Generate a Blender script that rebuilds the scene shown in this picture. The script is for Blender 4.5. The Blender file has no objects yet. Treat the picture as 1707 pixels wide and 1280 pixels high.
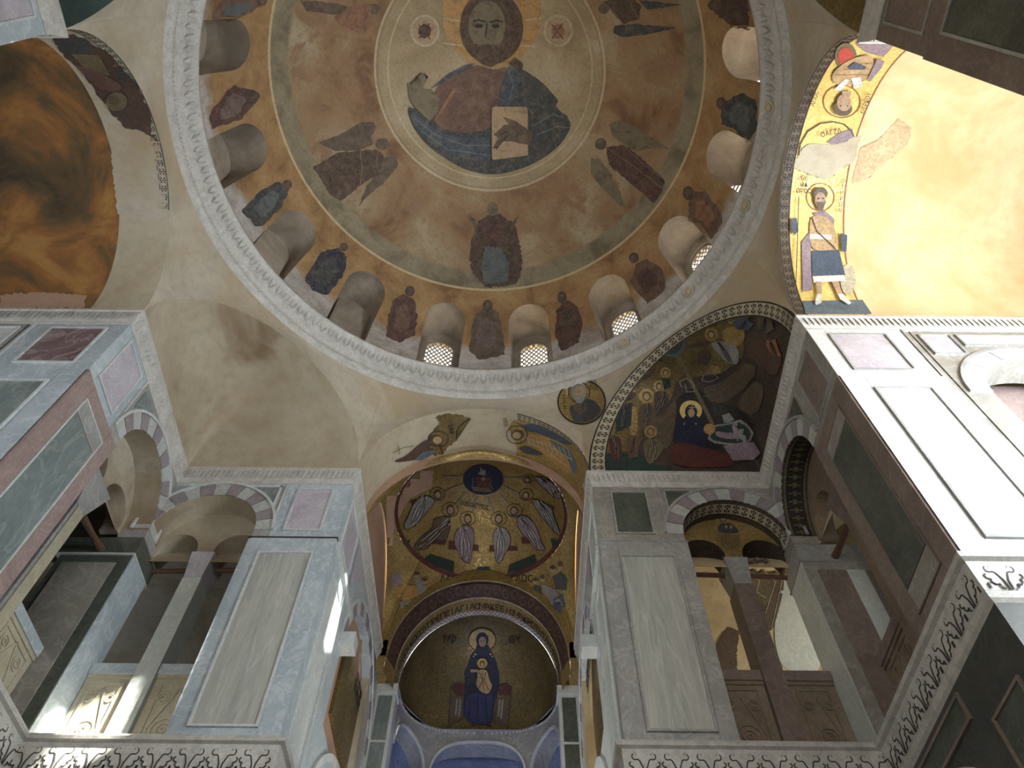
import bpy, bmesh, math, random
import numpy as np
from mathutils import Vector, Matrix
from mathutils.bvhtree import BVHTree
random.seed(7)
SC = bpy.context.scene
COL = SC.collection
PI = math.pi

# ------------------------------------------------------------------ camera
F_PX, PITCH, ROLL, YAW = 1264.2, 58.118, 0.907, 0.46
CAM = Vector((0.634, 0.0, 0.0))
_th, _ro, _ya = map(math.radians, (PITCH, ROLL, YAW))
def _w(x, y, z):
    c, s = math.cos(_ya), math.sin(_ya)
    return Vector((c * x - s * y, s * x + c * y, z))
FWD = _w(0, math.cos(_th), math.sin(_th))
UP0 = _w(0, -math.sin(_th), math.cos(_th))
RT0 = _w(1, 0, 0)
_c, _s = math.cos(_ro), math.sin(_ro)
RT = RT0 * _c + UP0 * _s
UP = UP0 * _c - RT0 * _s
cam_d = bpy.data.cameras.new('camera')
cam = bpy.data.objects.new('camera', cam_d)
COL.objects.link(cam)
M = Matrix((RT, UP, -FWD)).transposed().to_4x4()
M.translation = CAM
cam.matrix_world = M
cam_d.sensor_fit = 'HORIZONTAL'
cam_d.sensor_width = 36.0
cam_d.lens = 36.0 * F_PX / 1707.0
cam_d.clip_start = 0.02
cam_d.clip_end = 200
SC.camera = cam

def ray(px, py):
    """direction of the sight line through a pixel of the 1707x1280 photograph"""
    return (RT * ((px - 853.5) / F_PX) - UP * ((py - 640.0) / F_PX) + FWD).normalized()

# ------------------------------------------------------------------ light
SC.view_settings.view_transform = 'Standard'
SC.view_settings.look = 'None'
SC.view_settings.exposure = 0.0
SC.view_settings.gamma = 1.0
SC.view_settings.use_curve_mapping = False
SC.cycles.max_bounces = 8
SC.cycles.diffuse_bounces = 5
SC.cycles.glossy_bounces = 3
SC.cycles.sample_clamp_indirect = 4.0
SC.cycles.use_denoising = True
try:
    SC.cycles.denoiser = 'OPENIMAGEDENOISE'
except Exception:
    pass
wd = bpy.data.worlds.new('sky')
SC.world = wd
wd.use_nodes = True
bg = wd.node_tree.nodes['Background']
bg.inputs[0].default_value = (0.80, 0.90, 1.0, 1)
bg.inputs[1].default_value = 3.0

def light(kind, name, loc, target, energy, color=(1, 1, 1), size=(1, 1), angle=None):
    d = bpy.data.lights.new(name, kind)
    d.energy = energy
    d.color = color
    if kind == 'AREA':
        d.shape = 'RECTANGLE'
        d.size, d.size_y = size
    if angle is not None:
        d.angle = math.radians(angle)
    o = bpy.data.objects.new(name, d)
    COL.objects.link(o)
    o.location = loc
    dr = Vector(target) - Vector(loc)
    o.rotation_euler = dr.to_track_quat('-Z', 'Y').to_euler()
    return o
SUN_DIR = Vector((1.0, -0.618, 0.95))
light('SUN', 'sun', SUN_DIR * 20, (0, 0, 0), 150.0, (1.0, 0.96, 0.88), angle=0.8)
# daylight of the arms', west front's and apse windows, plus added fill lamps
light('AREA', 'south_window_light', (8.0, 2.92, 5.6), (-4.5, 4.6, 7.8), 820.0, (0.84, 0.93, 1.0), (2.6, 3.2))
light('AREA', 'south_side_light', (7.4, 1.35, 5.4), (5.9, 4.69, 8.2), 250.0, (0.95, 0.98, 1.0), (1.8, 2.2))  # unseen fill added to brighten the pier's arm face
light('AREA', 'south_vault_light', (7.9, 2.4, 7.2), (6.4, 2.6, 11.0), 72.0, (1.0, 0.95, 0.86), (1.6, 1.6))
light('AREA', 'west_window_light', (0.0, -5.3, 3.6), (-0.6, 3.6, 12.5), 300.0, (0.97, 0.98, 1.0), (3.2, 3.0))
light('AREA', 'north_window_light', (-8.0, 2.6, 5.2), (-2, 3.2, 10.5), 60.0, (0.95, 0.97, 1.0), (2.0, 2.6))
light('AREA', 'apse_window_light', (0.0, 12.6, 5.4), (0.0, 13.9, 8.3), 30.0, (0.35, 0.48, 1.0), (1.2, 0.8))
light('AREA', 'sanctuary_light', (0.0, 9.6, 4.2), (0.0, 10.6, 10.0), 70.0, (1.0, 0.95, 0.86), (1.6, 1.6))  # unseen lamp added below to brighten the sanctuary vault
light('AREA', 'north_side_light', (-7.3, 1.3, 5.6), (-5.7, 4.69, 8.4), 110.0, (0.82, 0.91, 1.0), (1.6, 2.0))  # unseen fill added to brighten the north arm face
light('AREA', 'south_gallery_light', (7.3, 9.4, 6.4), (3.4, 10.2, 7.6), 60.0, (1.0, 0.93, 0.8), (1.0, 1.4))
light('AREA', 'north_gallery_light', (-7.4, 9.6, 6.6), (-4.4, 9.4, 7.6), 16.0, (0.85, 0.93, 1.0), (0.9, 1.2))
light('AREA', 'south_gallery_arm_light', (7.4, 6.6, 6.0), (5.3, 7.5, 7.0), 14.0, (0.85, 0.95, 1.0), (0.9, 1.2))

# ------------------------------------------------------------------ materials
MAT = {}
def _new(name):
    m = bpy.data.materials.new(name)
    m.use_nodes = True
    nt = m.node_tree
    b = nt.nodes['Principled BSDF']
    g = nt.nodes.new('ShaderNodeNewGeometry')
    MAT[name] = m
    return m, nt, b, g.outputs['Position']
def _noise(nt, vec, scale, detail=4, rough=.6, dist=0.0):
    n = nt.nodes.new('ShaderNodeTexNoise')
    n.inputs['Scale'].default_value = scale
    n.inputs['Detail'].default_value = detail
    n.inputs['Roughness'].default_value = rough
    n.inputs['Distortion'].default_value = dist
    nt.links.new(vec, n.inputs['Vector'])
    return n.outputs['Fac']
def _ramp(nt, fac, stops, interp='LINEAR'):
    r = nt.nodes.new('ShaderNodeValToRGB')
    r.color_ramp.interpolation = interp
    e = r.color_ramp.elements
    while len(e) > 1:
        e.remove(e[-1])
    e[0].position = stops[0][0]
    e[0].color = (*stops[0][1], 1)
    for p, c in stops[1:]:
        k = e.new(p)
        k.color = (*c, 1)
    nt.links.new(fac, r.inputs['Fac'])
    return r.outputs['Color']
def _map(nt, vec, scale=(1, 1, 1), rot=(0, 0, 0), loc=(0, 0, 0)):
    n = nt.nodes.new('ShaderNodeMapping')
    n.inputs['Scale'].default_value = scale
    n.inputs['Rotation'].default_value = rot
    n.inputs['Location'].default_value = loc
    nt.links.new(vec, n.inputs['Vector'])
    return n.outputs['Vector']
def _mix(nt, fac, a, b, mode='MIX'):
    n = nt.nodes.new('ShaderNodeMix')
    n.data_type = 'RGBA'
    n.blend_type = mode
    for sock, v in ((n.inputs[0], fac), (n.inputs[6], a), (n.inputs[7], b)):
        if hasattr(v, 'links'):
            nt.links.new(v, sock)
        elif isinstance(v, (int, float)):
            sock.default_value = v
        else:
            sock.default_value = (*v, 1)
    return n.outputs[2]
def _math(nt, op, a, b=None, c=None, clamp=False):
    n = nt.nodes.new('ShaderNodeMath')
    n.operation = op
    n.use_clamp = clamp
    for i, v in enumerate((a, b, c)):
        if v is None:
            continue
        if hasattr(v, 'links'):
            nt.links.new(v, n.inputs[i])
        else:
            n.inputs[i].default_value = v
    return n.outputs[0]
def _bump(nt, b, h, strength=.3, dist=.02):
    n = nt.nodes.new('ShaderNodeBump')
    n.inputs['Strength'].default_value = strength
    n.inputs['Distance'].default_value = dist
    nt.links.new(h, n.inputs['Height'])
    nt.links.new(n.outputs[0], b.inputs['Normal'])
def sc(c, k):
    return tuple(min(1, v * k) for v in c)

def plaster(name, c0, c1, c2=None, scale=1.2, rough=.9, stain=None, bump=.25):
    m, nt, b, P = _new(name)
    f = _noise(nt, P, scale, 6, .62, .4)
    stops = [(.32, c0), (.62, c1)]
    if c2: stops.append((.78, c2))
    col = _ramp(nt, f, stops)
    f2 = _noise(nt, P, scale * 9, 5, .7)
    col = _mix(nt, _math(nt, 'MULTIPLY', _math(nt, 'SUBTRACT', f2, .45), .9, clamp=True), col, sc(c0, .45), 'MIX')
    if stain:
        f3 = _noise(nt, _map(nt, P, (1, 1, .6)), .55, 4, .6, .8)
        k = _ramp(nt, f3, [(.47, (0, 0, 0)), (.64, (1, 1, 1))])
        col = _mix(nt, _math(nt, 'MULTIPLY', k, .8), col, stain)
    nt.links.new(col, b.inputs['Base Color'])
    b.inputs['Roughness'].default_value = rough
    _bump(nt, b, f2, bump, .015)
    return m
def marble(name, c0, c1, vein, scale=2.0, rough=.38, stretch=(1, 1, 1), rot=(0, 0, 0), veinw=.035, fine=.5):
    m, nt, b, P = _new(name)
    V = _map(nt, P, stretch, rot)
    f = _noise(nt, V, scale, 6, .62, .8)
    col = _ramp(nt, f, [(.3, c0), (.68, c1)])
    v = _noise(nt, V, scale * 1.4, 5, .55, 1.6)
    w = _math(nt, 'ABSOLUTE', _math(nt, 'SUBTRACT', v, .5))
    k = _ramp(nt, w, [(0, (1, 1, 1)), (veinw, (0, 0, 0))])
    col = _mix(nt, _math(nt, 'MULTIPLY', k, .45), col, vein)
    f2 = _noise(nt, V, scale * 14, 4, .7)
    col = _mix(nt, _math(nt, 'MULTIPLY', _math(nt, 'SUBTRACT', f2, .42, clamp=True), 2.2 * fine, clamp=True), col, sc(c0, .55))
    nt.links.new(col, b.inputs['Base Color'])
    b.inputs['Roughness'].default_value = rough
    _bump(nt, b, f2, .12, .006)
    return m
def mosaic(name, c0, c1, grout, metal=.0, rough=.4, size=38.0, scale=1.3, spec=.5):
    """small glass cubes: a cell pattern over a mottled ground"""
    m, nt, b, P = _new(name)
    v = nt.nodes.new('ShaderNodeTexVoronoi')
    v.inputs['Scale'].default_value = size
    nt.links.new(P, v.inputs['Vector'])
    f = _noise(nt, P, scale, 5, .65, .5)
    col = _ramp(nt, f, [(.3, c0), (.66, c1)])
    sp = nt.nodes.new('ShaderNodeSeparateColor')
    nt.links.new(v.outputs['Color'], sp.inputs[0])
    col = _mix(nt, _math(nt, 'MULTIPLY', sp.outputs[0], .55), col, grout)
    nt.links.new(col, b.inputs['Base Color'])
    b.inputs['Metallic'].default_value = metal
    nt.links.new(_math(nt, 'MULTIPLY_ADD', sp.outputs[1], .35, rough - .1), b.inputs['Roughness'])
    _bump(nt, b, sp.outputs[2], .35, .004)
    return m
def flat(name, c, rough=.7, metal=0, var=.25, scale=6):
    m, nt, b, P = _new(name)
    f = _noise(nt, P, scale, 5, .7)
    nt.links.new(_ramp(nt, f, [(.3, sc(c, 1 - var)), (.7, sc(c, 1 + var))]), b.inputs['Base Color'])
    b.inputs['Roughness'].default_value = rough
    b.inputs['Metallic'].default_value = metal
    return m

plaster('nave_plaster', (.36, .31, .235), (.47, .425, .34), (.52, .49, .43), .9, stain=(.37, .29, .18))
plaster('squinch_plaster', (.32, .265, .18), (.43, .38, .29), (.47, .44, .38), .65, stain=(.17, .10, .045))
plaster('arch_plaster', (.37, .31, .21), (.46, .41, .31), None, .9)
plaster('pink_plaster', (.33, .21, .14), (.42, .27, .19), (.40, .24, .15), 1.2)
plaster('ochre_plaster', (.60, .42, .22), (.74, .58, .36), (.70, .50, .28), .8, stain=(.60, .36, .17))
plaster('gallery_plaster', (.36, .31, .23), (.48, .44, .36), (.30, .22, .13), .9, stain=(.20, .14, .08))
plaster('cream_plaster', (.52, .42, .24), (.66, .56, .36), None, 1.0, stain=(.40, .28, .15))
plaster('niche_plaster', (.30, .25, .19), (.42, .36, .29), (.50, .42, .34), 2.2, stain=(.17, .14, .11), bump=.5)
plaster('stone_floor', (.20, .19, .17), (.34, .32, .29), None, .6, rough=.5)
# mottled orange and dark brown ground of the north arm vault
m, nt, b, P = _new('scorched_vault')
f = _noise(nt, _map(nt, P, (.8, .8, .8)), 1.0, 6, .62, .9)
col = _ramp(nt, f, [(.30, (.035, .028, .016)), (.44, (.12, .075, .03)), (.55, (.30, .13, .035)), (.64, (.42, .22, .06)), (.75, (.24, .17, .08))])
f2 = _noise(nt, P, 9, 5, .7)
col = _mix(nt, _math(nt, 'MULTIPLY', f2, .35), col, (.08, .05, .02))
nt.links.new(col, b.inputs['Base Color']); b.inputs['Roughness'].default_value = .85
_bump(nt, b, f2, .3, .02)

marble('blue_marble', (.30, .36, .40), (.46, .52, .55), (.66, .70, .72), 1.5, .35)
marble('grey_marble', (.22, .225, .22), (.34, .34, .33), (.48, .48, .46), 1.4, .4)
marble('warm_grey_marble', (.20, .19, .17), (.31, .30, .27), (.45, .43, .39), 1.4, .4)
marble('white_marble', (.50, .51, .50), (.66, .67, .66), (.36, .40, .43), 2.2, .4)
marble('frame_marble', (.42, .46, .47), (.58, .61, .60), (.75, .77, .76), 3, .4)
marble('green_marble', (.115, .15, .15), (.21, .25, .25), (.34, .39, .38), 1.7, .3, (1, 1, .35), (.2, .3, 0))
marble('dark_green_marble', (.045, .055, .045), (.10, .11, .09), (.16, .18, .15), 2.5, .35)
marble('pale_green_marble', (.27, .29, .265), (.42, .43, .39), (.54, .54, .50), 1.1, .5, (2.6, 2.6, .25), veinw=.05)
marble('brown_marble', (.14, .11, .095), (.22, .175, .15), (.30, .25, .22), 1.6, .4)
marble('rose_marble', (.23, .165, .155), (.33, .25, .235), (.42, .34, .32), 2.0, .4)
marble('purple_marble', (.14, .095, .10), (.22, .155, .16), (.50, .46, .48), 1.7, .35, veinw=.06)
marble('lilac_marble', (.36, .33, .38), (.50, .48, .53), (.62, .60, .64), 2.0, .35)
marble('pale_marble', (.42, .47, .45), (.56, .60, .57), (.66, .69, .66), 1.6, .35)
marble('carved_stone', (.38, .37, .34), (.58, .57, .54), (.25, .24, .21), 6, .6)
marble('carved_gold_stone', (.36, .30, .20), (.55, .48, .36), (.22, .17, .10), 9, .6)
marble('yellow_stone', (.32, .29, .20), (.46, .43, .33), (.52, .50, .42), 2, .5)
marble('tan_slab', (.16, .12, .085), (.25, .19, .14), (.30, .25, .2), 2, .5)
marble('voussoir_purple', (.20, .17, .185), (.29, .255, .275), (.42, .38, .42), 3, .45)
marble('voussoir_pale', (.34, .36, .345), (.47, .485, .47), (.66, .68, .66), 3, .45)
flat('band_ground', (.04, .037, .033), .8)  # shade of the palmettes' drilled cuts put into a dark colour
flat('joint_dark', (.03, .03, .032), .9)
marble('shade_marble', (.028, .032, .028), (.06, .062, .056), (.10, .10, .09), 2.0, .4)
marble('apse_blue', (.10, .13, .24), (.17, .21, .36), (.28, .32, .45), 1.5, .4)
flat('wood', (.10, .05, .028), .7)
flat('dark_void', (.035, .028, .022), .9)
flat('lattice_stone', (.30, .27, .22), .8)

mosaic('gold', (.28, .195, .07), (.47, .35, .135), (.12, .075, .02), .45, .42)
mosaic('bright_gold', (.62, .44, .12), (.85, .66, .26), (.40, .27, .06), .2, .45)
mosaic('dark_gold', (.13, .095, .04), (.28, .205, .08), (.05, .035, .012), .45, .42, scale=.9)
mosaic('conch_gold', (.11, .088, .042), (.27, .205, .09), (.045, .03, .012), .5, .38, scale=.8)
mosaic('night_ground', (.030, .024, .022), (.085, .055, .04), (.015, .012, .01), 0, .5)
mosaic('scroll_ground', (.045, .018, .016), (.10, .05, .035), (.02, .012, .01), 0, .5)
mosaic('green_ground', (.012, .03, .025), (.03, .065, .055), (.01, .02, .02), 0, .5)
def ground(name, c, rough=.55):
    return mosaic(name, sc(c, .7), sc(c, 1.25), sc(c, .35), 0, rough, 45)

# ------------------------------------------------------------------ mesh helpers
class MB:
    def __init__(s):
        s.v, s.f, s.mi = [], [], []
    def add(s, vs, fs, mi=0):
        k = len(s.v)
        s.v += [tuple(v) for v in vs]
        s.f += [tuple(i + k for i in f) for f in fs]
        s.mi += [mi] * len(fs)
    def quad(s, a, b, c, d, mi=0):
        s.add((a, b, c, d), ((0, 1, 2, 3),), mi)
    def box(s, x0, x1, y0, y1, z0, z1, mi=0):
        P = [(x, y, z) for x in (x0, x1) for y in (y0, y1) for z in (z0, z1)]
        s.add(P, ((0, 1, 3, 2), (4, 6, 7, 5), (0, 4, 5, 1), (2, 3, 7, 6), (0, 2, 6, 4), (1, 5, 7, 3)), mi)
    def grid(s, fn, nu, nv, mi=0):
        P = [fn(i / nu, j / nv) for i in range(nu + 1) for j in range(nv + 1)]
        w = nv + 1
        s.add(P, [(i * w + j, (i + 1) * w + j, (i + 1) * w + j + 1, i * w + j + 1) for i in range(nu) for j in range(nv)], mi)
    def tube(s, pts, r, n=6, mi=0):
        pts = [Vector(p) for p in pts]
        rings = []
        for i, p in enumerate(pts):
            t = (pts[min(i + 1, len(pts) - 1)] - pts[max(i - 1, 0)]).normalized()
            a = t.cross(Vector((0, 0, 1)))
            if a.length < .1: a = t.cross(Vector((1, 0, 0)))
            a.normalize(); b = t.cross(a)
            rr = r[i] if isinstance(r, (list, tuple)) else r
            rings.append([p + (a * math.cos(2 * PI * k / n) + b * math.sin(2 * PI * k / n)) * rr for k in range(n)])
        V = [v for R in rings for v in R]
        Fs = [(i * n + k, i * n + (k + 1) % n, (i + 1) * n + (k + 1) % n, (i + 1) * n + k) for i in range(len(pts) - 1) for k in range(n)]
        Fs += [tuple(range(n)), tuple(range((len(pts) - 1) * n, len(pts) * n))]
        s.add(V, Fs, mi)
    def lathe(s, prof, cx, cy, n=96, mi=0, a0=0, a1=2 * PI):
        P = []
        full = abs(a1 - a0 - 2 * PI) < 1e-6
        m = n if full else n + 1
        for i in range(m):
            a = a0 + (a1 - a0) * i / n
            for r, z in prof:
                P.append((cx + r * math.sin(a), cy + r * math.cos(a), z))
        k = len(prof)
        Fs = [(i * k + j, ((i + 1) % m) * k + j, ((i + 1) % m) * k + j + 1, i * k + j + 1) for i in range(n) for j in range(k - 1)]
        s.add(P, Fs, mi)

def link(o, parent=None):
    COL.objects.link(o)
    if parent is not None:
        o.parent = parent
def obj(name, mb, mats, parent=None, smooth=False, world_parent=None, **props):
    """link the builder's geometry as one mesh object whose origin is at its base"""
    me = bpy.data.meshes.new(name)
    V = np.array(mb.v, float) if mb.v else np.zeros((1, 3))
    c = Vector(((V[:, 0].min() + V[:, 0].max()) / 2, (V[:, 1].min() + V[:, 1].max()) / 2, V[:, 2].min()))
    me.from_pydata([tuple(Vector(v) - c) for v in mb.v], [], mb.f)
    if not isinstance(mats, (list, tuple)): mats = [mats]
    for m in mats: me.materials.append(MAT[m])
    if len(mats) > 1:
        for p, i in zip(me.polygons, mb.mi): p.material_index = i
    if smooth:
        for p in me.polygons: p.use_smooth = True
    me.validate()
    o = bpy.data.objects.new(name, me)
    link(o, parent)
    off = Vector(wloc(parent)) if parent is not None else Vector((0, 0, 0))
    o.location = c - off
    for k, v in props.items():
        o[k] = v
    return o
def wloc(o):
    v = Vector((0, 0, 0))
    while o is not None:
        v += Vector(o.location); o = o.parent
    return v
def thing(name, loc, label, cat, group=None):
    o = bpy.data.objects.new(name, None)
    o.empty_display_size = .1
    link(o); o.location = loc
    o['label'] = label; o['category'] = cat
    if group: o['group'] = group
    return o
def structure(name, mb, mats, smooth=False, **k):
    return obj(name, mb, mats, None, smooth, kind='structure', **k)

# a vertical face of the building: u runs along it, d stands proud of it into the room
class Face:
    def __init__(s, ox, oy, ux, uy, nx, ny):
        s.o, s.u, s.n = (ox, oy), (ux, uy), (nx, ny)
    def __call__(s, u, z, d=0.0):
        return (s.o[0] + s.u[0] * u + s.n[0] * d, s.o[1] + s.u[1] * u + s.n[1] * d, z)
def fbox(mb, F, u0, u1, z0, z1, d0, d1, mi=0):
    P = [F(u, z, d) for u in (u0, u1) for d in (d0, d1) for z in (z0, z1)]
    mb.add(P, ((0, 1, 3, 2), (4, 6, 7, 5), (0, 4, 5, 1), (2, 3, 7, 6), (0, 2, 6, 4), (1, 5, 7, 3)), mi)
def arc_pts(uc, r, zs, rz=None, n=24):
    rz = rz or r
    return [(uc - r * math.cos(PI * i / n), zs + rz * math.sin(PI * i / n)) for i in range(n + 1)]
def arch_wall(mb, F, u0, u1, z0, z1, arches, t, mi=0, mi_soffit=None, n=24, end_jamb=True):
    """wall slab of thickness t behind face F with round-headed openings (uc, r, zs, zb[, rz])"""
    ms = mi if mi_soffit is None else mi_soffit
    cuts = sorted(arches)
    u = u0
    def solid(a, b, za, zb_):
        if b - a < 2e-3 or zb_ - za < 1e-4: return
        m = 1 if isinstance(F, Face) else max(1, int((b - a) / .08))
        for i in range(m):
            fbox(mb, F, a + (b - a) * i / m, a + (b - a) * (i + 1) / m, za, zb_, -t, 0, mi)
    for ar in cuts:
        uc, r, zs, zb = ar[:4]; rz = ar[4] if len(ar) > 4 else r
        solid(u, uc - r, z0, z1)
        if zb > z0: solid(uc - r, uc + r, z0, zb)
        A = arc_pts(uc, r, zs, rz, n)
        for (a, za), (b, zb2) in zip(A[:-1], A[1:]):
            for d in (0, -t):
                mb.quad(F(a, za, d), F(b, zb2, d), F(b, z1, d), F(a, z1, d), mi)
            mb.quad(F(a, za, 0), F(b, zb2, 0), F(b, zb2, -t), F(a, za, -t), ms)
        mb.quad(F(uc - r, z1, 0), F(uc + r, z1, 0), F(uc + r, z1, -t), F(uc - r, z1, -t), mi)
        for e in [e_ for e_, w_ in ((uc - r, (uc - r) - u), (uc + r, 9)) if w_ < 1e-3] + ([uc + r] if end_jamb and abs(u1 - uc - r) < 2e-3 else []):
            if e == uc + r and abs(u1 - uc - r) >= 2e-3: continue
            mb.quad(F(e, max(zb, z0), 0), F(e, zs, 0), F(e, zs, -t), F(e, max(zb, z0), -t), ms)
        u = uc + r
    solid(u, u1, z0, z1)
def arch_band(mb, F, uc, r0, r1, zs, d0, d1, a0=0.0, a1=PI, n=24, rz0=None, rz1=None, mi=0):
    """flat annular piece proud of a wall"""
    rz0 = rz0 or r0; rz1 = rz1 or r1
    def p(r, rz, a, d): return F(uc - r * math.cos(a), zs + rz * math.sin(a), d)
    A = [a0 + (a1 - a0) * i / n for i in range(n + 1)]
    for a, b in zip(A[:-1], A[1:]):
        mb.quad(p(r0, rz0, a, d1), p(r0, rz0, b, d1), p(r1, rz1, b, d1), p(r1, rz1, a, d1), mi)
        mb.quad(p(r0, rz0, a, d0), p(r0, rz0, b, d0), p(r0, rz0, b, d1), p(r0, rz0, a, d1), mi)
        mb.quad(p(r1, rz1, a, d0), p(r1, rz1, b, d0), p(r1, rz1, b, d1), p(r1, rz1, a, d1), mi)
    for a in (a0, a1):
        mb.quad(p(r0, rz0, a, d0), p(r1, rz1, a, d0), p(r1, rz1, a, d1), p(r0, rz0, a, d1), mi)
def sweep(mb, path, prof, side, mi=0):
    """run a moulding profile (d, z) along a plan polyline with mitred corners; side = +1 left, -1 right of travel"""
    n = len(path)
    nr = []
    for a, b in zip(path[:-1], path[1:]):
        dx, dy = b[0] - a[0], b[1] - a[1]; l = math.hypot(dx, dy)
        nr.append((-dy / l * side, dx / l * side))
    ms = []
    for i in range(n):
        if i == 0: m = nr[0]
        elif i == n - 1: m = nr[-1]
        else:
            a, b = nr[i - 1], nr[i]
            k = 1 + a[0] * b[0] + a[1] * b[1]
            m = ((a[0] + b[0]) / k, (a[1] + b[1]) / k)
        ms.append(m)
    V = [(path[i][0] + ms[i][0] * d, path[i][1] + ms[i][1] * d, z) for i in range(n) for d, z in prof]
    k = len(prof)
    mb.add(V, [(i * k + j, (i + 1) * k + j, (i + 1) * k + j + 1, i * k + j + 1) for i in range(n - 1) for j in range(k - 1)], mi)

# ------------------------------------------------------------------ plan of the church
YC, A, C2 = 2.92, 4.5, 1.82            # centre, half width, half width of the east and west arches
Y1, Y2 = 4.69, 7.40                    # arm corner, corner wall
ZS, ZC, ZW, ZST, ZG = 9.27, 9.27, 8.985, 7.77, 4.70
H_ARCH = 1.80
ARM_END = 8.3

# ---- dome shell with its sixteen window niches
DR, DZ = 4.99, 12.33
mb = MB()
prof = [(DR, 12.0), (DR, DZ)] + [(DR * math.cos(a), DZ + DR * math.sin(a)) for a in [PI / 2 * i / 40 for i in range(1, 40)]] + [(0.02, DZ + DR)]
prof_out = [(0.02, 17.9), (2.6, 17.1), (4.45, 15.35), (5.30, 14.85), (5.30, 12.0), (DR, 12.0)]
mb.lathe(prof + prof_out, 0.05, YC, 128)
dome = structure('ceiling', mb, ['nave_plaster', 'niche_plaster'])
bm = bmesh.new(); bm.from_mesh(dome.data); bmesh.ops.remove_doubles(bm, verts=bm.verts, dist=1e-4)
bmesh.ops.recalc_face_normals(bm, faces=bm.faces); bm.to_mesh(dome.data); bm.free()
OPEN = [11.25, 33.75, 56.25, 78.75, 101.25, -11.25, -146.25, -168.75, 168.75]  # unseen south-west windows are left blind to keep stray sun out
def radial(az, r, u, z):
    a = math.radians(az - 0.4)
    return (0.05 + r * math.sin(a) + u * math.cos(a), YC + r * math.cos(a) - u * math.sin(a), z)
def niche(az, hw, zt, zb, r0, r1):
    out = arc_pts(0, hw, zt - hw, n=14)
    out = [(-hw, zb)] + out + [(hw, zb)]
    n = len(out)
    V = [radial(az, r, u, z) for r in (r0, r1) for u, z in out]
    Fs = [tuple(range(n)), tuple(range(2 * n - 1, n - 1, -1))] + [(i, n + i, n + (i + 1) % n, (i + 1) % n) for i in range(n)]
    return V, Fs
AZ = [(-180 + 22.5 * k + 11.25) for k in range(16)]
cut1, cut2 = MB(), MB()
for az in AZ:
    cut1.add(*niche(az, .43, 14.80, 12.3, 3.7, 5.12))
    if any(abs(az - o) < 1 for o in OPEN):
        cut2.add(*niche(az, .33, 14.54, 12.8, 4.9, 6.4))
for cm in (cut1, cut2):
    co = obj('cutter', cm, 'niche_plaster')
    b2 = bmesh.new(); b2.from_mesh(co.data); bmesh.ops.recalc_face_normals(b2, faces=b2.faces); b2.to_mesh(co.data); b2.free()
    md = dome.modifiers.new('niches', 'BOOLEAN'); md.operation = 'DIFFERENCE'; md.object = co; md.solver = 'EXACT'
    try: md.material_mode = 'TRANSFER'
    except Exception: pass
    dg = bpy.context.evaluated_depsgraph_get()
    ev = dome.evaluated_get(dg)
    me2 = bpy.data.meshes.new_from_object(ev)
    dome.modifiers.clear(); dome.data = me2
    bpy.data.objects.remove(co)
DOME_MAT_DONE = True
# paint of the dome: rings of faded plaster over a mottled ochre ground
m, nt, b, P = _new('dome_paint')
sep = nt.nodes.new('ShaderNodeSeparateXYZ'); nt.links.new(P, sep.inputs[0])
X = _math(nt, 'SUBTRACT', sep.outputs[0], .05); Yn = _math(nt, 'SUBTRACT', sep.outputs[1], YC)
R = _math(nt, 'SQRT', _math(nt, 'ADD', _math(nt, 'MULTIPLY', X, X), _math(nt, 'MULTIPLY', Yn, Yn)))
wob = _math(nt, 'MULTIPLY_ADD', _noise(nt, P, 3.0, 4), .16, -.08)
Rw = _math(nt, 'ADD', R, _math(nt, 'MULTIPLY', wob, .5))
n1 = _noise(nt, P, .75, 6, .6, .6); n2 = _noise(nt, _map(nt, P, loc=(7, 3, 1)), 1.7, 6, .65, .4); n3 = _noise(nt, P, 16, 5, .75)
med = _ramp(nt, n1, [(.34, (.27, .205, .12)), (.52, (.36, .29, .18)), (.66, (.42, .36, .25))])
mid = _ramp(nt, n1, [(.34, (.16, .085, .045)), (.45, (.27, .165, .085)), (.56, (.31, .225, .13)), (.68, (.39, .32, .21))])
mid = _mix(nt, _ramp(nt, n2, [(.52, (0, 0, 0)), (.62, (1, 1, 1))]), mid, (.25, .155, .09))
grn = _ramp(nt, n2, [(.35, (.15, .125, .08)), (.5, (.24, .205, .13)), (.62, (.27, .245, .16)), (.75, (.21, .14, .08))])
och = _ramp(nt, n2, [(.32, (.20, .11, .05)), (.5, (.33, .20, .085)), (.68, (.40, .27, .13))])
low = _ramp(nt, n2, [(.35, (.28, .25, .21)), (.6, (.48, .45, .42))])
def step(v, e, w=.02):
    return _math(nt, 'MULTIPLY_ADD', _math(nt, 'SUBTRACT', v, e), 1 / w, .5, clamp=True)
col = _mix(nt, step(R, 2.38), med, mid)
col = _mix(nt, step(Rw, 3.82, .05), col, grn)
col = _mix(nt, step(R, 4.10), col, och)
Zw = _math(nt, 'ADD', sep.outputs[2], _math(nt, 'MULTIPLY', wob, 3.5))
col = _mix(nt, step(_math(nt, 'MULTIPLY', Zw, -1), -13.75, .25), col, low)
def line(e, w, c, k):
    global col
    d = _math(nt, 'ABSOLUTE', _math(nt, 'SUBTRACT', R, e))
    col = _mix(nt, _math(nt, 'MULTIPLY', _math(nt, 'LESS_THAN', d, w), k), col, c)
line(2.38, .018, (.56, .48, .32), .6); line(2.13, .012, (.55, .47, .3), .6); line(2.33, .008, (.16, .10, .06), .5); line(4.10, .016, (.58, .47, .28), .8)
col = _mix(nt, _math(nt, 'MULTIPLY', _math(nt, 'SUBTRACT', n3, .48, clamp=True), 2.0, clamp=True), col, (.13, .085, .05))
nt.links.new(col, b.inputs['Base Color']); b.inputs['Roughness'].default_value = .8
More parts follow.
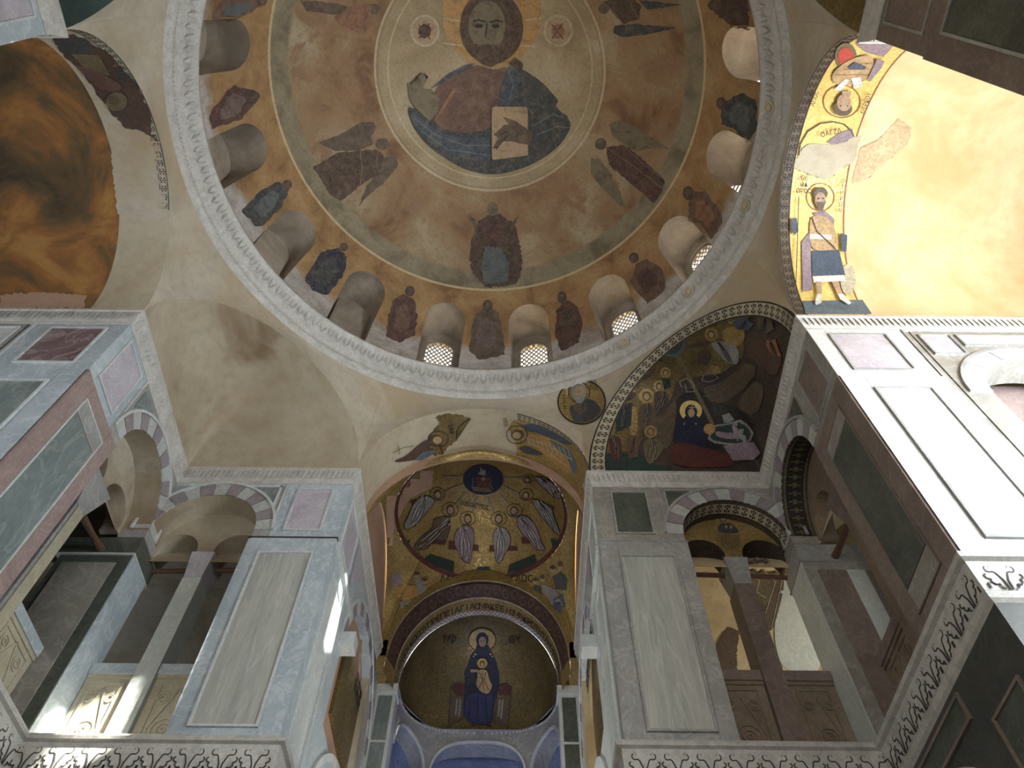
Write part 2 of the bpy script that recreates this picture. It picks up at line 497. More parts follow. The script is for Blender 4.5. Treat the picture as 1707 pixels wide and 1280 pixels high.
_bump(nt, b, n3, .3, .012)
# the inside skin takes the paint, the niches and the outside their plaster
dome.data.materials.clear()
for mn in ('dome_paint', 'niche_plaster'): dome.data.materials.append(MAT[mn])
_dl = Vector(dome.location)
for p in dome.data.polygons:
    c = Vector(p.center) + _dl
    on = abs((c - Vector((.05, YC, DZ))).length - DR) < .035 or (c.z < DZ and abs(math.hypot(c.x - .05, c.y - YC) - DR) < .03)
    rad = (c - Vector((.05, YC, DZ))) if c.z >= DZ else Vector((c.x - .05, c.y - YC, 0))
    p.material_index = 0 if on and abs(rad.normalized().dot(p.normal)) > .93 else 1
    p.use_smooth = False

# lattices in the open windows
k = 0
for az in AZ:
    k += 1
    blind = not any(abs(az - o) < 1 for o in OPEN)
    mb = MB()
    F = lambda u, z, d=0.0, az=az: radial(az, 5.20 - d, u, z)
    if blind:
        arch_band(mb, F, 0, .0001, .36, 14.25, 0.10, 0.16, n=16)
        fbox(mb, F, -.36, .36, 12.3, 14.25, .10, .16)
        structure(f'window_{k}', mb, 'niche_plaster')
        continue
    arch_band(mb, F, 0, .285, .34, 14.20, -.04, .04, n=16)
    fbox(mb, F, -.34, -.285, 12.8, 14.20, -.04, .04); fbox(mb, F, .285, .34, 12.8, 14.20, -.04, .04)
    w = structure(f'window_{k}', mb, 'lattice_stone')
    lat = MB()
    for sg in (1, -1):
        for i in range(-12, 14):
            u0 = i * .105; pts = []
            for q in range(0, 60):
                z = 12.95 + q * .026; u = u0 + sg * (z - 13.6) * .62
                if abs(u) < .29 and (z < 14.20 or u * u + (z - 14.20) ** 2 < .29 ** 2): pts.append((u, z))
            if len(pts) > 1:
                (ua, za), (ub, zb) = pts[0], pts[-1]
                du, dz = ub - ua, zb - za; L = math.hypot(du, dz); nx, nz = -dz / L * .010, du / L * .010
                Q = [(ua + nx, za + nz), (ub + nx, zb + nz), (ub - nx, zb - nz), (ua - nx, za - nz)]
                V = [F(u, z, d) for d in (-.014, .014) for u, z in Q]
                lat.add(V, ((0, 1, 2, 3), (7, 6, 5, 4), (0, 4, 5, 1), (1, 5, 6, 2), (2, 6, 7, 3), (3, 7, 4, 0)))
    obj('lattice', lat, 'lattice_stone', w)

# lamps added for sunlight that unbuilt roofs outside would throw into the niches
for az, e in ((11.25, 6), (33.75, 14), (56.25, 26), (78.75, 34), (101.25, 42), (-11.25, 5)):
    light('AREA', 'window_light', radial(az, 5.9, 0, 12.9), radial(az, 4.6, 0, 14.5), e, (1.0, 0.95, 0.88), (.6, .6))

# ---- ring cornice under the dome
mb = MB()
mb.lathe([(4.60, 11.52), (4.53, 11.56), (4.49, 11.62), (4.52, 11.68), (4.47, 11.71), (4.455, 11.76), (4.43, 11.80), (4.40, 11.90), (4.345, 12.02), (4.31, 12.05), (4.295, 12.07), (4.295, 12.12), (5.05, 12.12)], .05, YC, 160, 0)
ring = structure('trim_1', mb, 'carved_stone', True)
bd = MB()
for i in range(420):
    a = 2 * PI * i / 420
    c = Vector((.05 + 4.505 * math.sin(a), YC + 4.505 * math.cos(a), 11.645))
    rr = .024
    V = [c + Vector(d) * rr for d in ((1, 0, 0), (0, 1, 0), (-1, 0, 0), (0, -1, 0), (0, 0, 1), (0, 0, -1))]
    bd.add(V, ((0, 1, 4), (1, 2, 4), (2, 3, 4), (3, 0, 4), (1, 0, 5), (2, 1, 5), (3, 2, 5), (0, 3, 5)))
obj('bead_moulding', bd, 'carved_gold_stone', ring, kind='stuff')
lf = MB()
for i in range(170):
    a = 2 * PI * i / 170
    def q(r, z, da): return (.05 + r * math.sin(a + da), YC + r * math.cos(a + da), z)
    for s_ in (-1, 1):
        lf.add([q(4.430, 11.80, 0), q(4.410, 11.82, .004 * s_), q(4.345, 12.00, .011 * s_), q(4.350, 12.02, .014 * s_), q(4.385, 11.88, .013 * s_)], ((0, 1, 2, 3), (0, 3, 4)))
obj('leaf_carving', lf, 'carved_stone', ring, kind='stuff')
for az, nm in ((35, 'boss'), (54, 'boss'), (76, 'boss'), (96, 'boss'), (-123, 'boss')):
    mb = MB(); a = math.radians(az); c = Vector((.05 + 4.40 * math.sin(a), YC + 4.40 * math.cos(a), 11.88))
    n_ = Vector((-math.sin(a), -math.cos(a), -.55)).normalized(); t = Vector((math.cos(a), -math.sin(a), 0)); w2 = n_.cross(t)
    for r0_, h in ((.095, .03), (.06, .055)):
        V = [c + (t * math.cos(2 * PI * j / 20) + w2 * math.sin(2 * PI * j / 20)) * r0_ for j in range(20)]
        V += [v + n_ * h for v in V]
        mb.add(V, [tuple(range(20, 40))] + [(j, (j + 1) % 20, 20 + (j + 1) % 20, 20 + j) for j in range(20)])
    for j in range(8):
        cc = c + n_ * .055 + (t * math.cos(2 * PI * j / 8) + w2 * math.sin(2 * PI * j / 8)) * .04
        V = [cc + (t * x + w2 * y) * .013 + n_ * z for x, y, z in ((1, 0, 0), (0, 1, 0), (-1, 0, 0), (0, -1, 0), (0, 0, .015))]
        mb.add(V, ((0, 1, 4), (1, 2, 4), (2, 3, 4), (3, 0, 4)))
    obj(nm, mb, 'carved_gold_stone', ring)

# ---- pendentives between the eight arches and the ring
hN = Y1 - YC
corners = [(A, hN), (C2, Y2 - YC), (-C2, Y2 - YC), (-A, hN), (-A, -hN), (-C2, -(Y2 - YC)), (C2, -(Y2 - YC)), (A, -hN)]
mb = MB()
lower = []
for e in range(8):
    p, q = corners[e], corners[(e + 1) % 8]
    for i in range(32):
        s_ = -math.cos(PI * i / 32)
        t = (s_ + 1) / 2
        lower.append(((p[0] + (q[0] - p[0]) * t, p[1] + (q[1] - p[1]) * t), ZS + H_ARCH * math.sqrt(max(0, 1 - s_ * s_))))
NV = 12
rows = []
for (x, y), z in lower:
    a = math.atan2(x, y)
    r0 = math.hypot(x, y)
    col_ = []
    for j in range(NV + 1):
        v = j / NV
        r = r0 + (4.58 - r0) * v + .10 * math.sin(PI * v) * min(1, (11.6 - z) / 2)
        zz = z + (11.58 - z) * v
        col_.append((.05 * v + r * math.sin(a), YC + r * math.cos(a), zz))
    rows.append(col_)
V = [p for r_ in rows for p in r_]
w_ = NV + 1; n = len(rows)
mb.add(V, [(i * w_ + j, ((i + 1) % n) * w_ + j, ((i + 1) % n) * w_ + j + 1, i * w_ + j + 1) for i in range(n) for j in range(NV)])
pend = structure('ceiling_pendentives', mb, 'nave_plaster', True)

# ---- corner vaults (squinches) over the four corners
def squinch(sx, sy, name, mat):
    mb = MB()
    a = Vector((A, hN)); b_ = Vector((C2, Y2 - YC)); k_ = Vector((A, Y2 - YC))
    mid_ = (a + b_) / 2
    def fn(u, v):
        # v: 0 at the diagonal arch, 1 at the corner; u across
        th = PI * u
        s_ = -math.cos(th)
        lim = v
        e = a + (b_ - a) * ((s_ + 1) / 2)
        # shrink the chord towards the corner, bulging outwards like a shell
        w2 = 1 - lim
        base = k_ + (e - k_) * w2
        hh = H_ARCH * (max(0, 1 - lim ** 2.2)) ** .5
        z = ZS + hh * (max(0, math.sin(th))) ** (1.0)
        # push side parts outwards to meet the walls
        out = k_ + (e - k_) * w2
        return (sx * out.x, YC + sy * out.y, z)
    mb.grid(fn, 40, 28)
    return structure(name, mb, mat, True)
sq_r = squinch(1, 1, 'ceiling_squinch', 'night_ground')
sq_l = squinch(-1, 1, 'ceiling_squinch.001', 'squinch_plaster')
squinch(1, -1, 'ceiling_squinch.002', 'dark_gold'); squinch(-1, -1, 'ceiling_squinch.003', 'green_ground')

# ---- barrel vaults of the arms
def barrel(name, mat, fx, n0=0, n1=1, h=H_ARCH):
    mb = MB(); mb.grid(fx, 40, 8); return structure(name, mb, mat, True)
def armfn(sx, x0, x1, h=H_ARCH, hw=hN):
    return lambda u, v: (sx * (x0 + (x1 - x0) * v), YC - hw * math.cos(PI * u), ZS + h * math.sin(PI * u))
v_sr = barrel('ceiling_arm', 'arch_plaster', armfn(1, A, 5.45))
v_s2 = barrel('ceiling_arm.001', 'ochre_plaster', armfn(1, 5.45, ARM_END))
v_nr = barrel('ceiling_arm.002', 'arch_plaster', armfn(-1, A, 5.25))
v_n2 = barrel('ceiling_arm.003', 'scorched_vault', armfn(-1, 5.25, ARM_END))
barrel('ceiling_arm.004', 'arch_plaster', lambda u, v: (-C2 * math.cos(PI * u), YC - (Y2 - YC) - 3 * v, ZS + H_ARCH * math.sin(PI * u)))
v_e = barrel('ceiling_arch', 'arch_plaster', lambda u, v: (-C2 * math.cos(PI * u), Y2 + .92 * v, ZS + H_ARCH * math.sin(PI * u)))

# ---- sanctuary bay with its shallow dome
BY0, BY1 = 8.32, 11.5
BC, BH = (BY0 + BY1) / 2, (BY1 - BY0) / 2
mb = MB()
rows = []
bc = [(C2, -BH), (C2, BH), (-C2, BH), (-C2, -BH)]
for e in range(4):
    p, q = bc[e], bc[(e + 1) % 4]
    for i in range(32):
        s_ = -math.cos(PI * i / 32); t = (s_ + 1) / 2
        x, y = p[0] + (q[0] - p[0]) * t, p[1] + (q[1] - p[1]) * t
        z = ZS - .2 + 1.78 * math.sqrt(max(0, 1 - s_ * s_)); a = math.atan2(x, y); r0 = math.hypot(x, y)
        rows.append([((r0 + (1.66 - r0) * j / 8 + .06 * math.sin(PI * j / 8)) * math.sin(a), BC + (r0 + (1.66 - r0) * j / 8 + .06 * math.sin(PI * j / 8)) * math.cos(a), z + (10.98 - z) * j / 8) for j in range(9)])
n = len(rows)
mb.add([p for r_ in rows for p in r_], [(i * 9 + j, ((i + 1) % n) * 9 + j, ((i + 1) % n) * 9 + j + 1, i * 9 + j + 1) for i in range(n) for j in range(8)])
bpend = structure('ceiling_sanctuary', mb, 'gold', True)
mb = MB()
HB = 1.12; RS = (1.66 ** 2 + HB ** 2) / 2 / HB
mb.lathe([(RS * math.sin(a), 10.98 + HB - RS + RS * math.cos(a)) for a in [math.asin(1.66 / RS) * (1 - i / 16) for i in range(17)]], 0, BC, 72)
bdome = structure('ceiling_sanctuary_dome', mb, 'gold', True)
mb = MB()   # step between the big arch and the bay
Fq = Face(0, BY0, 1, 0, 0, -1)
arch_band(mb, Fq, 0, 1.79, 2.6, ZS - .2, -.02, .0, n=32, rz0=1.76, rz1=2.8)
for s_ in (-1, 1):
    fbox(mb, Face(s_ * C2, 0, 0, 1, -s_, 0), BY0 + .03, BY1, ZS - .25, 11.05, -.30, -.02)
structure('wall_sanctuary_lunette', mb, 'pink_plaster')
# ---- apse arch and conch
mb = MB()
mb.grid(lambda u, v: (-(1.66 - .13 * v) * math.cos(PI * u), 11.45 + .42 * v, 9.05 + (1.86 - .10 * v) * math.sin(PI * u)), 40, 4, 0)
a_scroll = structure('ceiling_apse_arch', mb, 'scroll_ground', True)
mb = MB()
mb.grid(lambda u, v: (-(1.53 - .03 * v) * math.cos(PI * u), 11.87 + .43 * v, 9.05 + (1.76 - .06 * v) * math.sin(PI * u)), 40, 4, 0)
a_ins = structure('ceiling_apse_arch.001', mb, 'gold', True)
mb = MB()
def conch(u, v):
    th = PI * u; ph = PI / 2 * v      # v from the front arch to the springing at the back
    cs = math.cos(th); h = max(0, math.sin(th))
    x = -1.505 * math.copysign(abs(cs) ** (1 - .3 * v), cs)
    return (x, 12.30 + 1.36 * h ** (1 - .25 * v) * math.sin(ph), 9.0 + 1.75 * h * math.cos(ph))
mb.grid(conch, 48, 28)
a_con = structure('ceiling_apse', mb, 'conch_gold', True)
mb = MB()
Fe = Face(0, 11.45, 1, 0, 0, -1)
arch_wall(mb, Fe, -3.0, 3.0, 9.05, 13.0, [(0, 1.66, 9.05, 9.05, 1.86)], .08)
for s_ in (-1, 1):
    mb.box(*sorted((s_ * 1.67, s_ * 2.4)), 11.45, 12.7, 8.82, 9.4)
    mb.quad((s_ * 1.66, 11.45, 8.7), (s_ * 1.66, 11.45, 9.05), (s_ * 1.53, 11.87, 9.05), (s_ * 1.53, 11.87, 8.7))
    mb.quad((s_ * 1.53, 11.87, 8.7), (s_ * 1.53, 11.87, 9.05), (s_ * 1.50, 12.30, 9.05), (s_ * 1.50, 12.30, 8.7))
    mb.box(*sorted((s_ * 1.53, s_ * 2.4)), 12.3, 12.7, 2.0, 9.6)
structure('wall_east_upper', mb, 'gold')

# ------------------------------------------------------------------ walls, marble facing, galleries
def voussoirs(F, uc, r0, r1, zs, parent, n=13, d=.012, pale='voussoir_pale', dark='voussoir_purple', a0=0.0, a1=PI):
    for i in range(n):
        a, b_ = a0 + (a1 - a0) * i / n, a0 + (a1 - a0) * (i + 1) / n
        mb = MB(); g = .006
        arch_band(mb, F, uc, r0, r1, zs, -.01, d + .004 * (i % 2), a + g, b_ - g, n=2)
        obj('voussoir', mb, dark if i % 2 else pale, parent)
def frame_strip(F, u0, u1, z0, z1, w, d0, d1, parent, mat, name='moulding'):
    mb = MB()
    fbox(mb, F, u0 - w, u0, z0 - w, z1 + w, d0, d1); fbox(mb, F, u1, u1 + w, z0 - w, z1 + w, d0, d1)
    fbox(mb, F, u0, u1, z0 - w, z0, d0, d1); fbox(mb, F, u0, u1, z1, z1 + w, d0, d1)
    return obj(name, mb, mat, parent)
def panel(F, u0, u1, z0, z1, parent, mat, frame='frame_marble', w=.028, d=.0):
    """sunk marble panel with a raised fillet round it"""
    mb = MB(); fbox(mb, F, u0, u1, z0, z1, d - .02, d + .006)
    obj('panel', mb, mat, parent)
    frame_strip(F, u0, u1, z0, z1, w, d - .02, d + .024, parent, frame)
def border(F, u0, u1, z0, z1, pu0, pu1, pz0, pz1, parent, mat, d=.004, name='slab', mat2=None):
    """four facing slabs round a panel"""
    g = .004
    for a, b_, c, e, mt in ((u0, pu0, z0, z1, mat), (pu1, u1, z0, z1, mat), (pu0 + g, pu1 - g, z0, pz0, mat2 or mat), (pu0 + g, pu1 - g, pz1, z1, mat2 or mat)):
        if b_ - a > .01 and e - c > .01:
            mb = MB(); fbox(mb, F, a, b_, c, e, -.02, d); obj(name, mb, mt, parent)

PAL = {1: dict(up='warm_grey_marble', low='grey_marble', wall='warm_grey_marble', pan='pale_green_marble', rose='brown_marble', face='dark_green_marble', up_pan='dark_green_marble', fr='grey_marble', arch='blue_marble'),
       -1: dict(up='blue_marble', low='blue_marble', wall='grey_marble', pan='pale_green_marble', rose='rose_marble', face='green_marble', up_pan='lilac_marble', fr='frame_marble', arch='grey_marble')}
SIDE = {1: 'south', -1: 'north'}
def corner(sx):
    p = PAL[sx]; nm = SIDE[sx]
    FY = Face(0, Y2, sx, 0, 0, -1)         # u = |x|
    FA = Face(sx * A, 0, 0, 1, -sx, 0)     # u = y
    F1 = Face(0, Y1, sx, 0, 0, -1)         # arm face, u = |x|
    FB = Face(sx * C2, 0, 0, 1, -sx, 0)    # sanctuary face, u = y
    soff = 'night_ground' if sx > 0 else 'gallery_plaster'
    # --- wall carrying the corner arch on the east
    mb = MB()
    arch_wall(mb, FY, C2 + .01, A, ZG, ZS, [(3.76, .739, 7.95, ZG)], .38, 0, 1, end_jamb=False)
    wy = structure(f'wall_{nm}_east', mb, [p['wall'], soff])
    # --- wall over the side opening
    mb = MB()
    arch_wall(mb, FA, Y1, 7.396, ZG, ZS, [(6.62, .775, 7.93, ZG)], .38, 0, 1, end_jamb=False)
    mb.box(*sorted((sx * A, sx * (A + .38))), Y2, Y2 + .38, 7.78, ZS)
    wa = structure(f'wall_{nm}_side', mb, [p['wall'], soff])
    # --- pier body behind the arm face
    mb = MB(); mb.box(*sorted((sx * (A + .012), sx * 5.84)), Y1 + .012, 5.835, ZG - 6.3, ZS)
    mb.box(*sorted((sx * (C2 + .15), sx * 2.975)), Y2 + .012, 8.35, ZG - 6.3, ZS)
    pier = structure(f'wall_{nm}_pier', mb, p['wall'])
    # --- corner pier standing behind the meeting of the two arches
    t = None
    mb = MB(); mb.box(*sorted((sx * 4.515, sx * 5.5)), 7.415, 8.02, ZG, 7.44); t = structure(f'wall_{nm}_gallery_pier', mb, 'dark_green_marble' if sx < 0 else 'warm_grey_marble')
    mb = MB(); mb.box(*sorted((sx * 4.505, sx * 5.55)), 7.405, 8.05, 7.47, 7.775); obj('impost', mb, 'dark_green_marble' if sx < 0 else 'grey_marble', t)
    mb = MB(); mb.box(*sorted((sx * 4.49, sx * 5.56)), 7.39, 8.06, 7.44, 7.47); obj('moulding', mb, 'frame_marble' if sx < 0 else 'warm_grey_marble', t)
    mb = MB(); mb.box(*sorted((sx * 4.500, sx * 4.514)), 7.42, 8.0, ZG, 7.44); obj('side_slab', mb, 'blue_marble' if sx < 0 else 'pale_marble', t)
    mb = MB(); mb.box(*sorted((sx * 4.68, sx * 5.4)), 7.40, 7.416, ZG, 7.30); obj('panel', mb, 'warm_grey_marble' if sx < 0 else 'brown_marble', t)
    if sx > 0:
        mb = MB(); mb.box(5.06, 5.3, 7.395, 7.417, ZG, 7.30); obj('panel', mb, 'pale_marble', t)
    # --- arch rings of the two corner arches
    for F, uc, r, zs, w in ((FY, 3.76, .739, 7.95, wy), (FA, 6.62, .775, 7.93, wa)):
        voussoirs(F, uc, r, r + .235, zs, w, 13)
        mb = MB(); arch_band(mb, F, uc, r + .235, r + .275, zs, -.01, .035, 0, PI, n=32); obj('hood_moulding', mb, p['fr'], w)
    # --- facing of the east wall
    panel(FY, 2.10, 2.59, 7.96, 8.82, wy, p['up_pan'], p['fr'])
    border(FY, C2 + .0, 2.78, ZST, ZW, 2.07, 2.62, 7.93, 8.85, wy, p['up'])
    mb = MB(); fbox(mb, FY, 2.785, 2.81, 8.15, ZW, -.01, .02); obj('fillet', mb, p['fr'], wy)
    mb = MB(); fbox(mb, FY, 2.83, A - .02, ZW - .10, ZW, -.01, .006); obj('slab', mb, p['up'], wy)
    for (a, b_, c) in ((2.90, 8.86, 1), ):
        mb = MB(); V = [FY(a, b_, .012), FY(a, 8.45, .012), FY(a + .42, b_, .012)]
        mb.add(V, ((0, 1, 2),)); obj('spandrel_panel', mb, 'green_marble' if sx < 0 else 'dark_green_marble', wy)
        mb = MB()
        fbox(mb, FY, a - .03, a, 8.40, b_ + .03, .0, .024); fbox(mb, FY, a - .03, a + .50, b_, b_ + .03, .0, .024)
        obj('moulding', mb, p['fr'], wy)
    # lower pier: stands proud below the string course
    mb = MB(); fbox(mb, FY, C2 - .012, 3.03, ZG, ZST, -.1, .035); low = obj('pier_facing', mb, p['low'], wy)
    mb = MB(); fbox(mb, FY, C2 - .02, 3.04, ZST - .02, ZST + .004, -.02, .05); obj('string_course', mb, 'joint_dark' if sx < 0 else p['fr'], wy)
    border(FY, C2, 2.99, ZG + .02, ZST - .02, 2.05, 2.83, 4.87, 7.49, low, p['low'], .042, 'slab')
    panel(FY, 2.09, 2.79, 4.91, 7.45, low, p['pan'], p['fr'], d=.042)
    # --- facing of the side wall and the pier
    panel(FA, 4.89, 5.41, 7.95, 8.82, wa, 'lilac_marble' if sx < 0 else 'brown_marble', p['fr'])
    border(FA, Y1, 5.56, ZST, ZW, 4.86, 5.44, 7.92, 8.85, wa, p['up'])
    mb = MB(); fbox(mb, FA, 5.575, 5.60, 8.2, ZW, -.01, .02); obj('fillet', mb, p['fr'], wa)
    mb = MB(); V = [FA(5.68, 8.86, .012), FA(5.68, 8.45, .012), FA(6.05, 8.86, .012)]; mb.add(V, ((0, 1, 2),)); obj('spandrel_panel', mb, 'green_marble' if sx < 0 else 'dark_green_marble', wa)
    mb = MB(); fbox(mb, FA, Y1 - .012, 5.83, ZG, ZST, -.1, .03); lowa = obj('pier_facing', mb, p['rose'], wa)
    border(FA, Y1, 5.82, ZG + .02, ZST - .01, 4.92, 5.60, 4.94, 7.54, lowa, p['rose'], .036)
    ps = MB(); fbox(ps, FA, 4.95, 5.57, 5.24, 7.27, .02, .038); obj('panel', ps, p['face'], lowa)
    for z0, z1 in ((7.29, 7.51), (4.97, 5.22)):
        mb = MB(); fbox(mb, FA, 4.95, 5.57, z0, z1, .02, .040); obj('panel', mb, 'grey_marble' if sx < 0 else 'warm_grey_marble', lowa)
    frame_strip(FA, 4.95, 5.57, 4.97, 7.51, .022, .02, .05, lowa, p['fr'] if sx < 0 else 'brown_marble')
    # --- facing of the arm face (bright on the south side)
    wm = MB(); fbox(wm, F1, 5.85, ARM_END + .3, ZG - 6.3, 6.2, -.35, 0)
    arch_wall(wm, F1, 5.85, ARM_END + .3, 6.2, ZS, [(6.95, .78, 7.45, 6.2)], .35)
    wf = structure(f'wall_{nm}_arm', wm, p['wall'])
    panel(F1, 4.76, 5.47, 7.95, 8.82, wf, 'purple_marble' if sx < 0 else 'lilac_marble', p['fr'])
    up1 = 'blue_marble' if sx < 0 else 'white_marble'
    border(F1, A, 5.73, ZST, ZW, 4.73, 5.50, 7.92, 8.85, wf, up1)
    mb = MB(); fbox(mb, F1, 5.735, 5.765, ZG, ZW, -.01, .02); obj('fillet', mb, p['fr'], wf)
    panel(F1, 5.93, 6.30, 8.35, 8.82, wf, 'pale_marble' if sx < 0 else 'lilac_marble', p['fr'])
    panel(F1, 6.42, 7.45, 8.58, 8.82, wf, 'lilac_marble' if sx < 0 else 'pale_marble', p['fr'])
    panel(F1, 7.60, 8.05, 8.15, 8.82, wf, 'pale_marble', p['fr'])
    mb = MB(); fbox(mb, F1, A, 5.74, ZG, ZST, -.02, .02); lf1 = obj('pier_facing', mb, up1, wf)
    border(F1, A, 5.73, ZG + .02, ZST - .01, 4.78, 5.49, 4.98, 7.50, lf1, up1, .026)
    panel(F1, 4.82, 5.45, 5.02, 7.46, lf1, 'green_marble' if sx < 0 else 'pale_marble', p['fr'], d=.026)
    voussoirs(F1, 6.95, .78, 1.0, 7.45, wf, 13, pale='white_marble', dark='voussoir_pale' if sx > 0 else 'voussoir_purple')
    mb = MB(); arch_band(mb, F1, 6.95, 1.0, 1.05, 7.45, -.01, .03, n=32); obj('hood_moulding', mb, p['fr'], wf)
    mb = MB(); fbox(mb, F1, 6.0, 7.9, 6.2, 8.4, -.60, -.50); pv = structure(f'wall_{nm}_arm_lunette', mb, 'rose_marble')
    mb = MB(); fbox(mb, F1, 6.17, 7.73, 7.42, 7.48, -.50, -.44); obj('fillet', mb, 'white_marble', pv)
    for i in range(5):
        for zz, r_ in ((7.64, .11), (7.30, .09)):
            mb = MB(); arch_band(mb, F1, 6.32 + i * .30, r_ - .03, r_, zz, -.50, -.48, .4 * i, .4 * i + 5.0, n=14); arch_band(mb, F1, 6.32 + i * .30, .0, .04, zz, -.50, -.485, 0, 2 * PI, n=8)
            obj('scroll', mb, 'pale_marble', pv)
    # --- side opening: little double arch on a colonnette
    FA2 = Face(sx * (A + .38), 0, 0, 1, -sx, 0)
    mb = MB()
    arch_wall(mb, FA2, 5.84, 7.40, 7.83, 8.85, [(6.165, .30, 7.90, 7.83), (6.985, .34, 7.90, 7.83)], .26, 0, 0, 16)
    structure(f'wall_{nm}_lunette', mb, 'gallery_plaster' if sx < 0 else 'tan_slab')
    # --- east opening
    FY2 = Face(0, Y2 + .38, sx, 0, 0, -1)
    mb = MB()
    arch_wall(mb, FY2, 2.98, 4.55, 7.86, 8.85, [(3.34, .315, 7.93, 7.86), (4.22, .315, 7.93, 7.86)], .42, 0, 1, 16)
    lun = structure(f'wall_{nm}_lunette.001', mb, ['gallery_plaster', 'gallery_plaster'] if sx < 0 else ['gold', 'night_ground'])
    # --- colonnettes
    side = 'right' if sx > 0 else 'left'
    t = thing('colonnette', (sx * 3.80, 8.0, ZG), f"{'pale' if sx < 0 else 'dark'} marble colonnette under the double arch of the {side} gallery opening facing us", 'column')
    mb = MB(); mb.box(*sorted((sx * 3.66, sx * 3.92)), 7.80, 8.16, ZG, 7.42); obj('shaft', mb, 'pale_marble' if sx < 0 else 'brown_marble', t)
    mb = MB()
    a0, a1, b0, b1 = 3.67, 3.91, 7.80, 8.12
    T0 = [(sx * x, y, 7.42) for x, y in ((a0, b0), (a1, b0), (a1, b1), (a0, b1))]
    T1 = [(sx * x, y, 7.88) for x, y in ((3.62, 7.76), (3.95, 7.76), (3.95, 8.22), (3.62, 8.22))]
    mb.add(T0 + T1, ((0, 1, 5, 4), (1, 2, 6, 5), (2, 3, 7, 6), (3, 0, 4, 7), (4, 5, 6, 7), (3, 2, 1, 0)))
    obj('capital', mb, 'lilac_marble' if sx < 0 else 'grey_marble', t)
    t = thing('colonnette', (sx * 5.0, 6.55, ZG), f"{'cream' if sx < 0 else 'dark brown'} colonnette in the {side} side opening, seen beyond the big pier", 'column')
    mb = MB(); mb.box(*sorted((sx * 4.86, sx * 5.20)), 6.32, 6.54, ZG, 7.25); obj('shaft', mb, 'grey_marble' if sx < 0 else 'brown_marble', t)
    mb = MB(); mb.box(*sorted((sx * 4.85, sx * 5.21)), 6.54, 6.552, ZG, 7.25); mb.box(*sorted((sx * 4.84, sx * 4.86)), 6.37, 6.55, ZG, 7.25); obj('edge_slab', mb, 'yellow_stone' if sx < 0 else 'tan_slab', t)
    mb = MB()
    T0 = [(sx * x, y, 7.25) for x, y in ((4.85, 6.31), (5.24, 6.31), (5.24, 6.56), (4.85, 6.56))]
    T1 = [(sx * x, y, 7.86) for x, y in ((4.84, 6.14), (5.40, 6.14), (5.40, 6.78), (4.84, 6.78))]
    mb.add(T0 + T1, ((0, 1, 5, 4), (1, 2, 6, 5), (2, 3, 7, 6), (3, 0, 4, 7), (4, 5, 6, 7), (3, 2, 1, 0)))
    obj('capital', mb, 'grey_marble' if sx < 0 else 'brown_marble', t)
    # --- tie beams
    for a, b_, lab in (((sx * 4.54, 7.98, 7.70), (sx * 3.95, 7.98, 7.72), 'outer'), ((sx * 3.63, 7.98, 7.73), (sx * 2.98, 7.98, 7.74), 'inner')):
        mb = MB(); mb.tube([a, ((a[0] + b_[0]) / 2, a[1], a[2] + .012), b_], .035, 8)
        o = obj('tie_beam', mb, 'wood'); o['label'] = f"dark wooden tie beam in the {side} gallery opening, from the capital to the {'corner pier' if lab == 'outer' else 'front pier'}"; o['category'] = 'beam'
    mb = MB(); mb.tube([(sx * 5.0, 6.72, 7.45), (sx * 5.0, 7.1, 7.5), (sx * 5.0, 7.42, 7.55)], [.05, .04, .055], 8)
    o = obj('tie_beam', mb, 'wood'); o['label'] = f"short brown wooden tie beam reaching the corner pier in the {side} side opening"; o['category'] = 'beam'
    # --- parapets
    def parapet(F, u0, u1, zt, lab, style):
        c = F((u0 + u1) / 2, ZG, -.05)
        t = thing('parapet', (c[0], c[1], ZG), lab, 'parapet')
        mb = MB(); fbox(mb, F, u0, u1, ZG, zt - .19, -.10, 0); obj('slab', mb, 'yellow_stone' if sx < 0 else 'tan_slab', t)
        mb = MB(); fbox(mb, F, u0, u1, zt - .14, zt, -.14, .04); obj('rail', mb, 'blue_marble' if sx < 0 else 'brown_marble', t)
        mb = MB(); fbox(mb, F, u0, u1, zt - .19, zt - .14, -.11, .02); obj('fillet', mb, 'yellow_stone' if sx < 0 else 'tan_slab', t)
        # raised ornament: border, lozenge, rings
        w, h = u1 - u0, zt - .19 - ZG
        bays = [(u0 + .05, (u0 + u1) / 2 - .06), ((u0 + u1) / 2 + .06, u1 - .05)] if style else [(u0 + .06, u1 - .06)]
        for a, b_ in bays:
            frame_strip(F, a + .05, b_ - .05, ZG + .12, zt - .27, .028, 0, .014, t, 'yellow_stone' if sx < 0 else 'tan_slab', 'relief_border')
            um, zm = (a + b_) / 2, (ZG + zt - .15) / 2
            def ring_(uc, zc, r, k=.022, m=24):
                mb = MB(); arch_band(mb, F, uc, r - k, r, zc, 0, .016, 0, 2 * PI, n=m); obj('relief_ring', mb, 'yellow_stone' if sx < 0 else 'tan_slab', t)
            k_ = min(1, (b_ - a) / .62); ring_(um, zm - .12, .17 * k_); ring_(um, zm - .12, .10 * k_); ring_(um, zm - .12, .04)
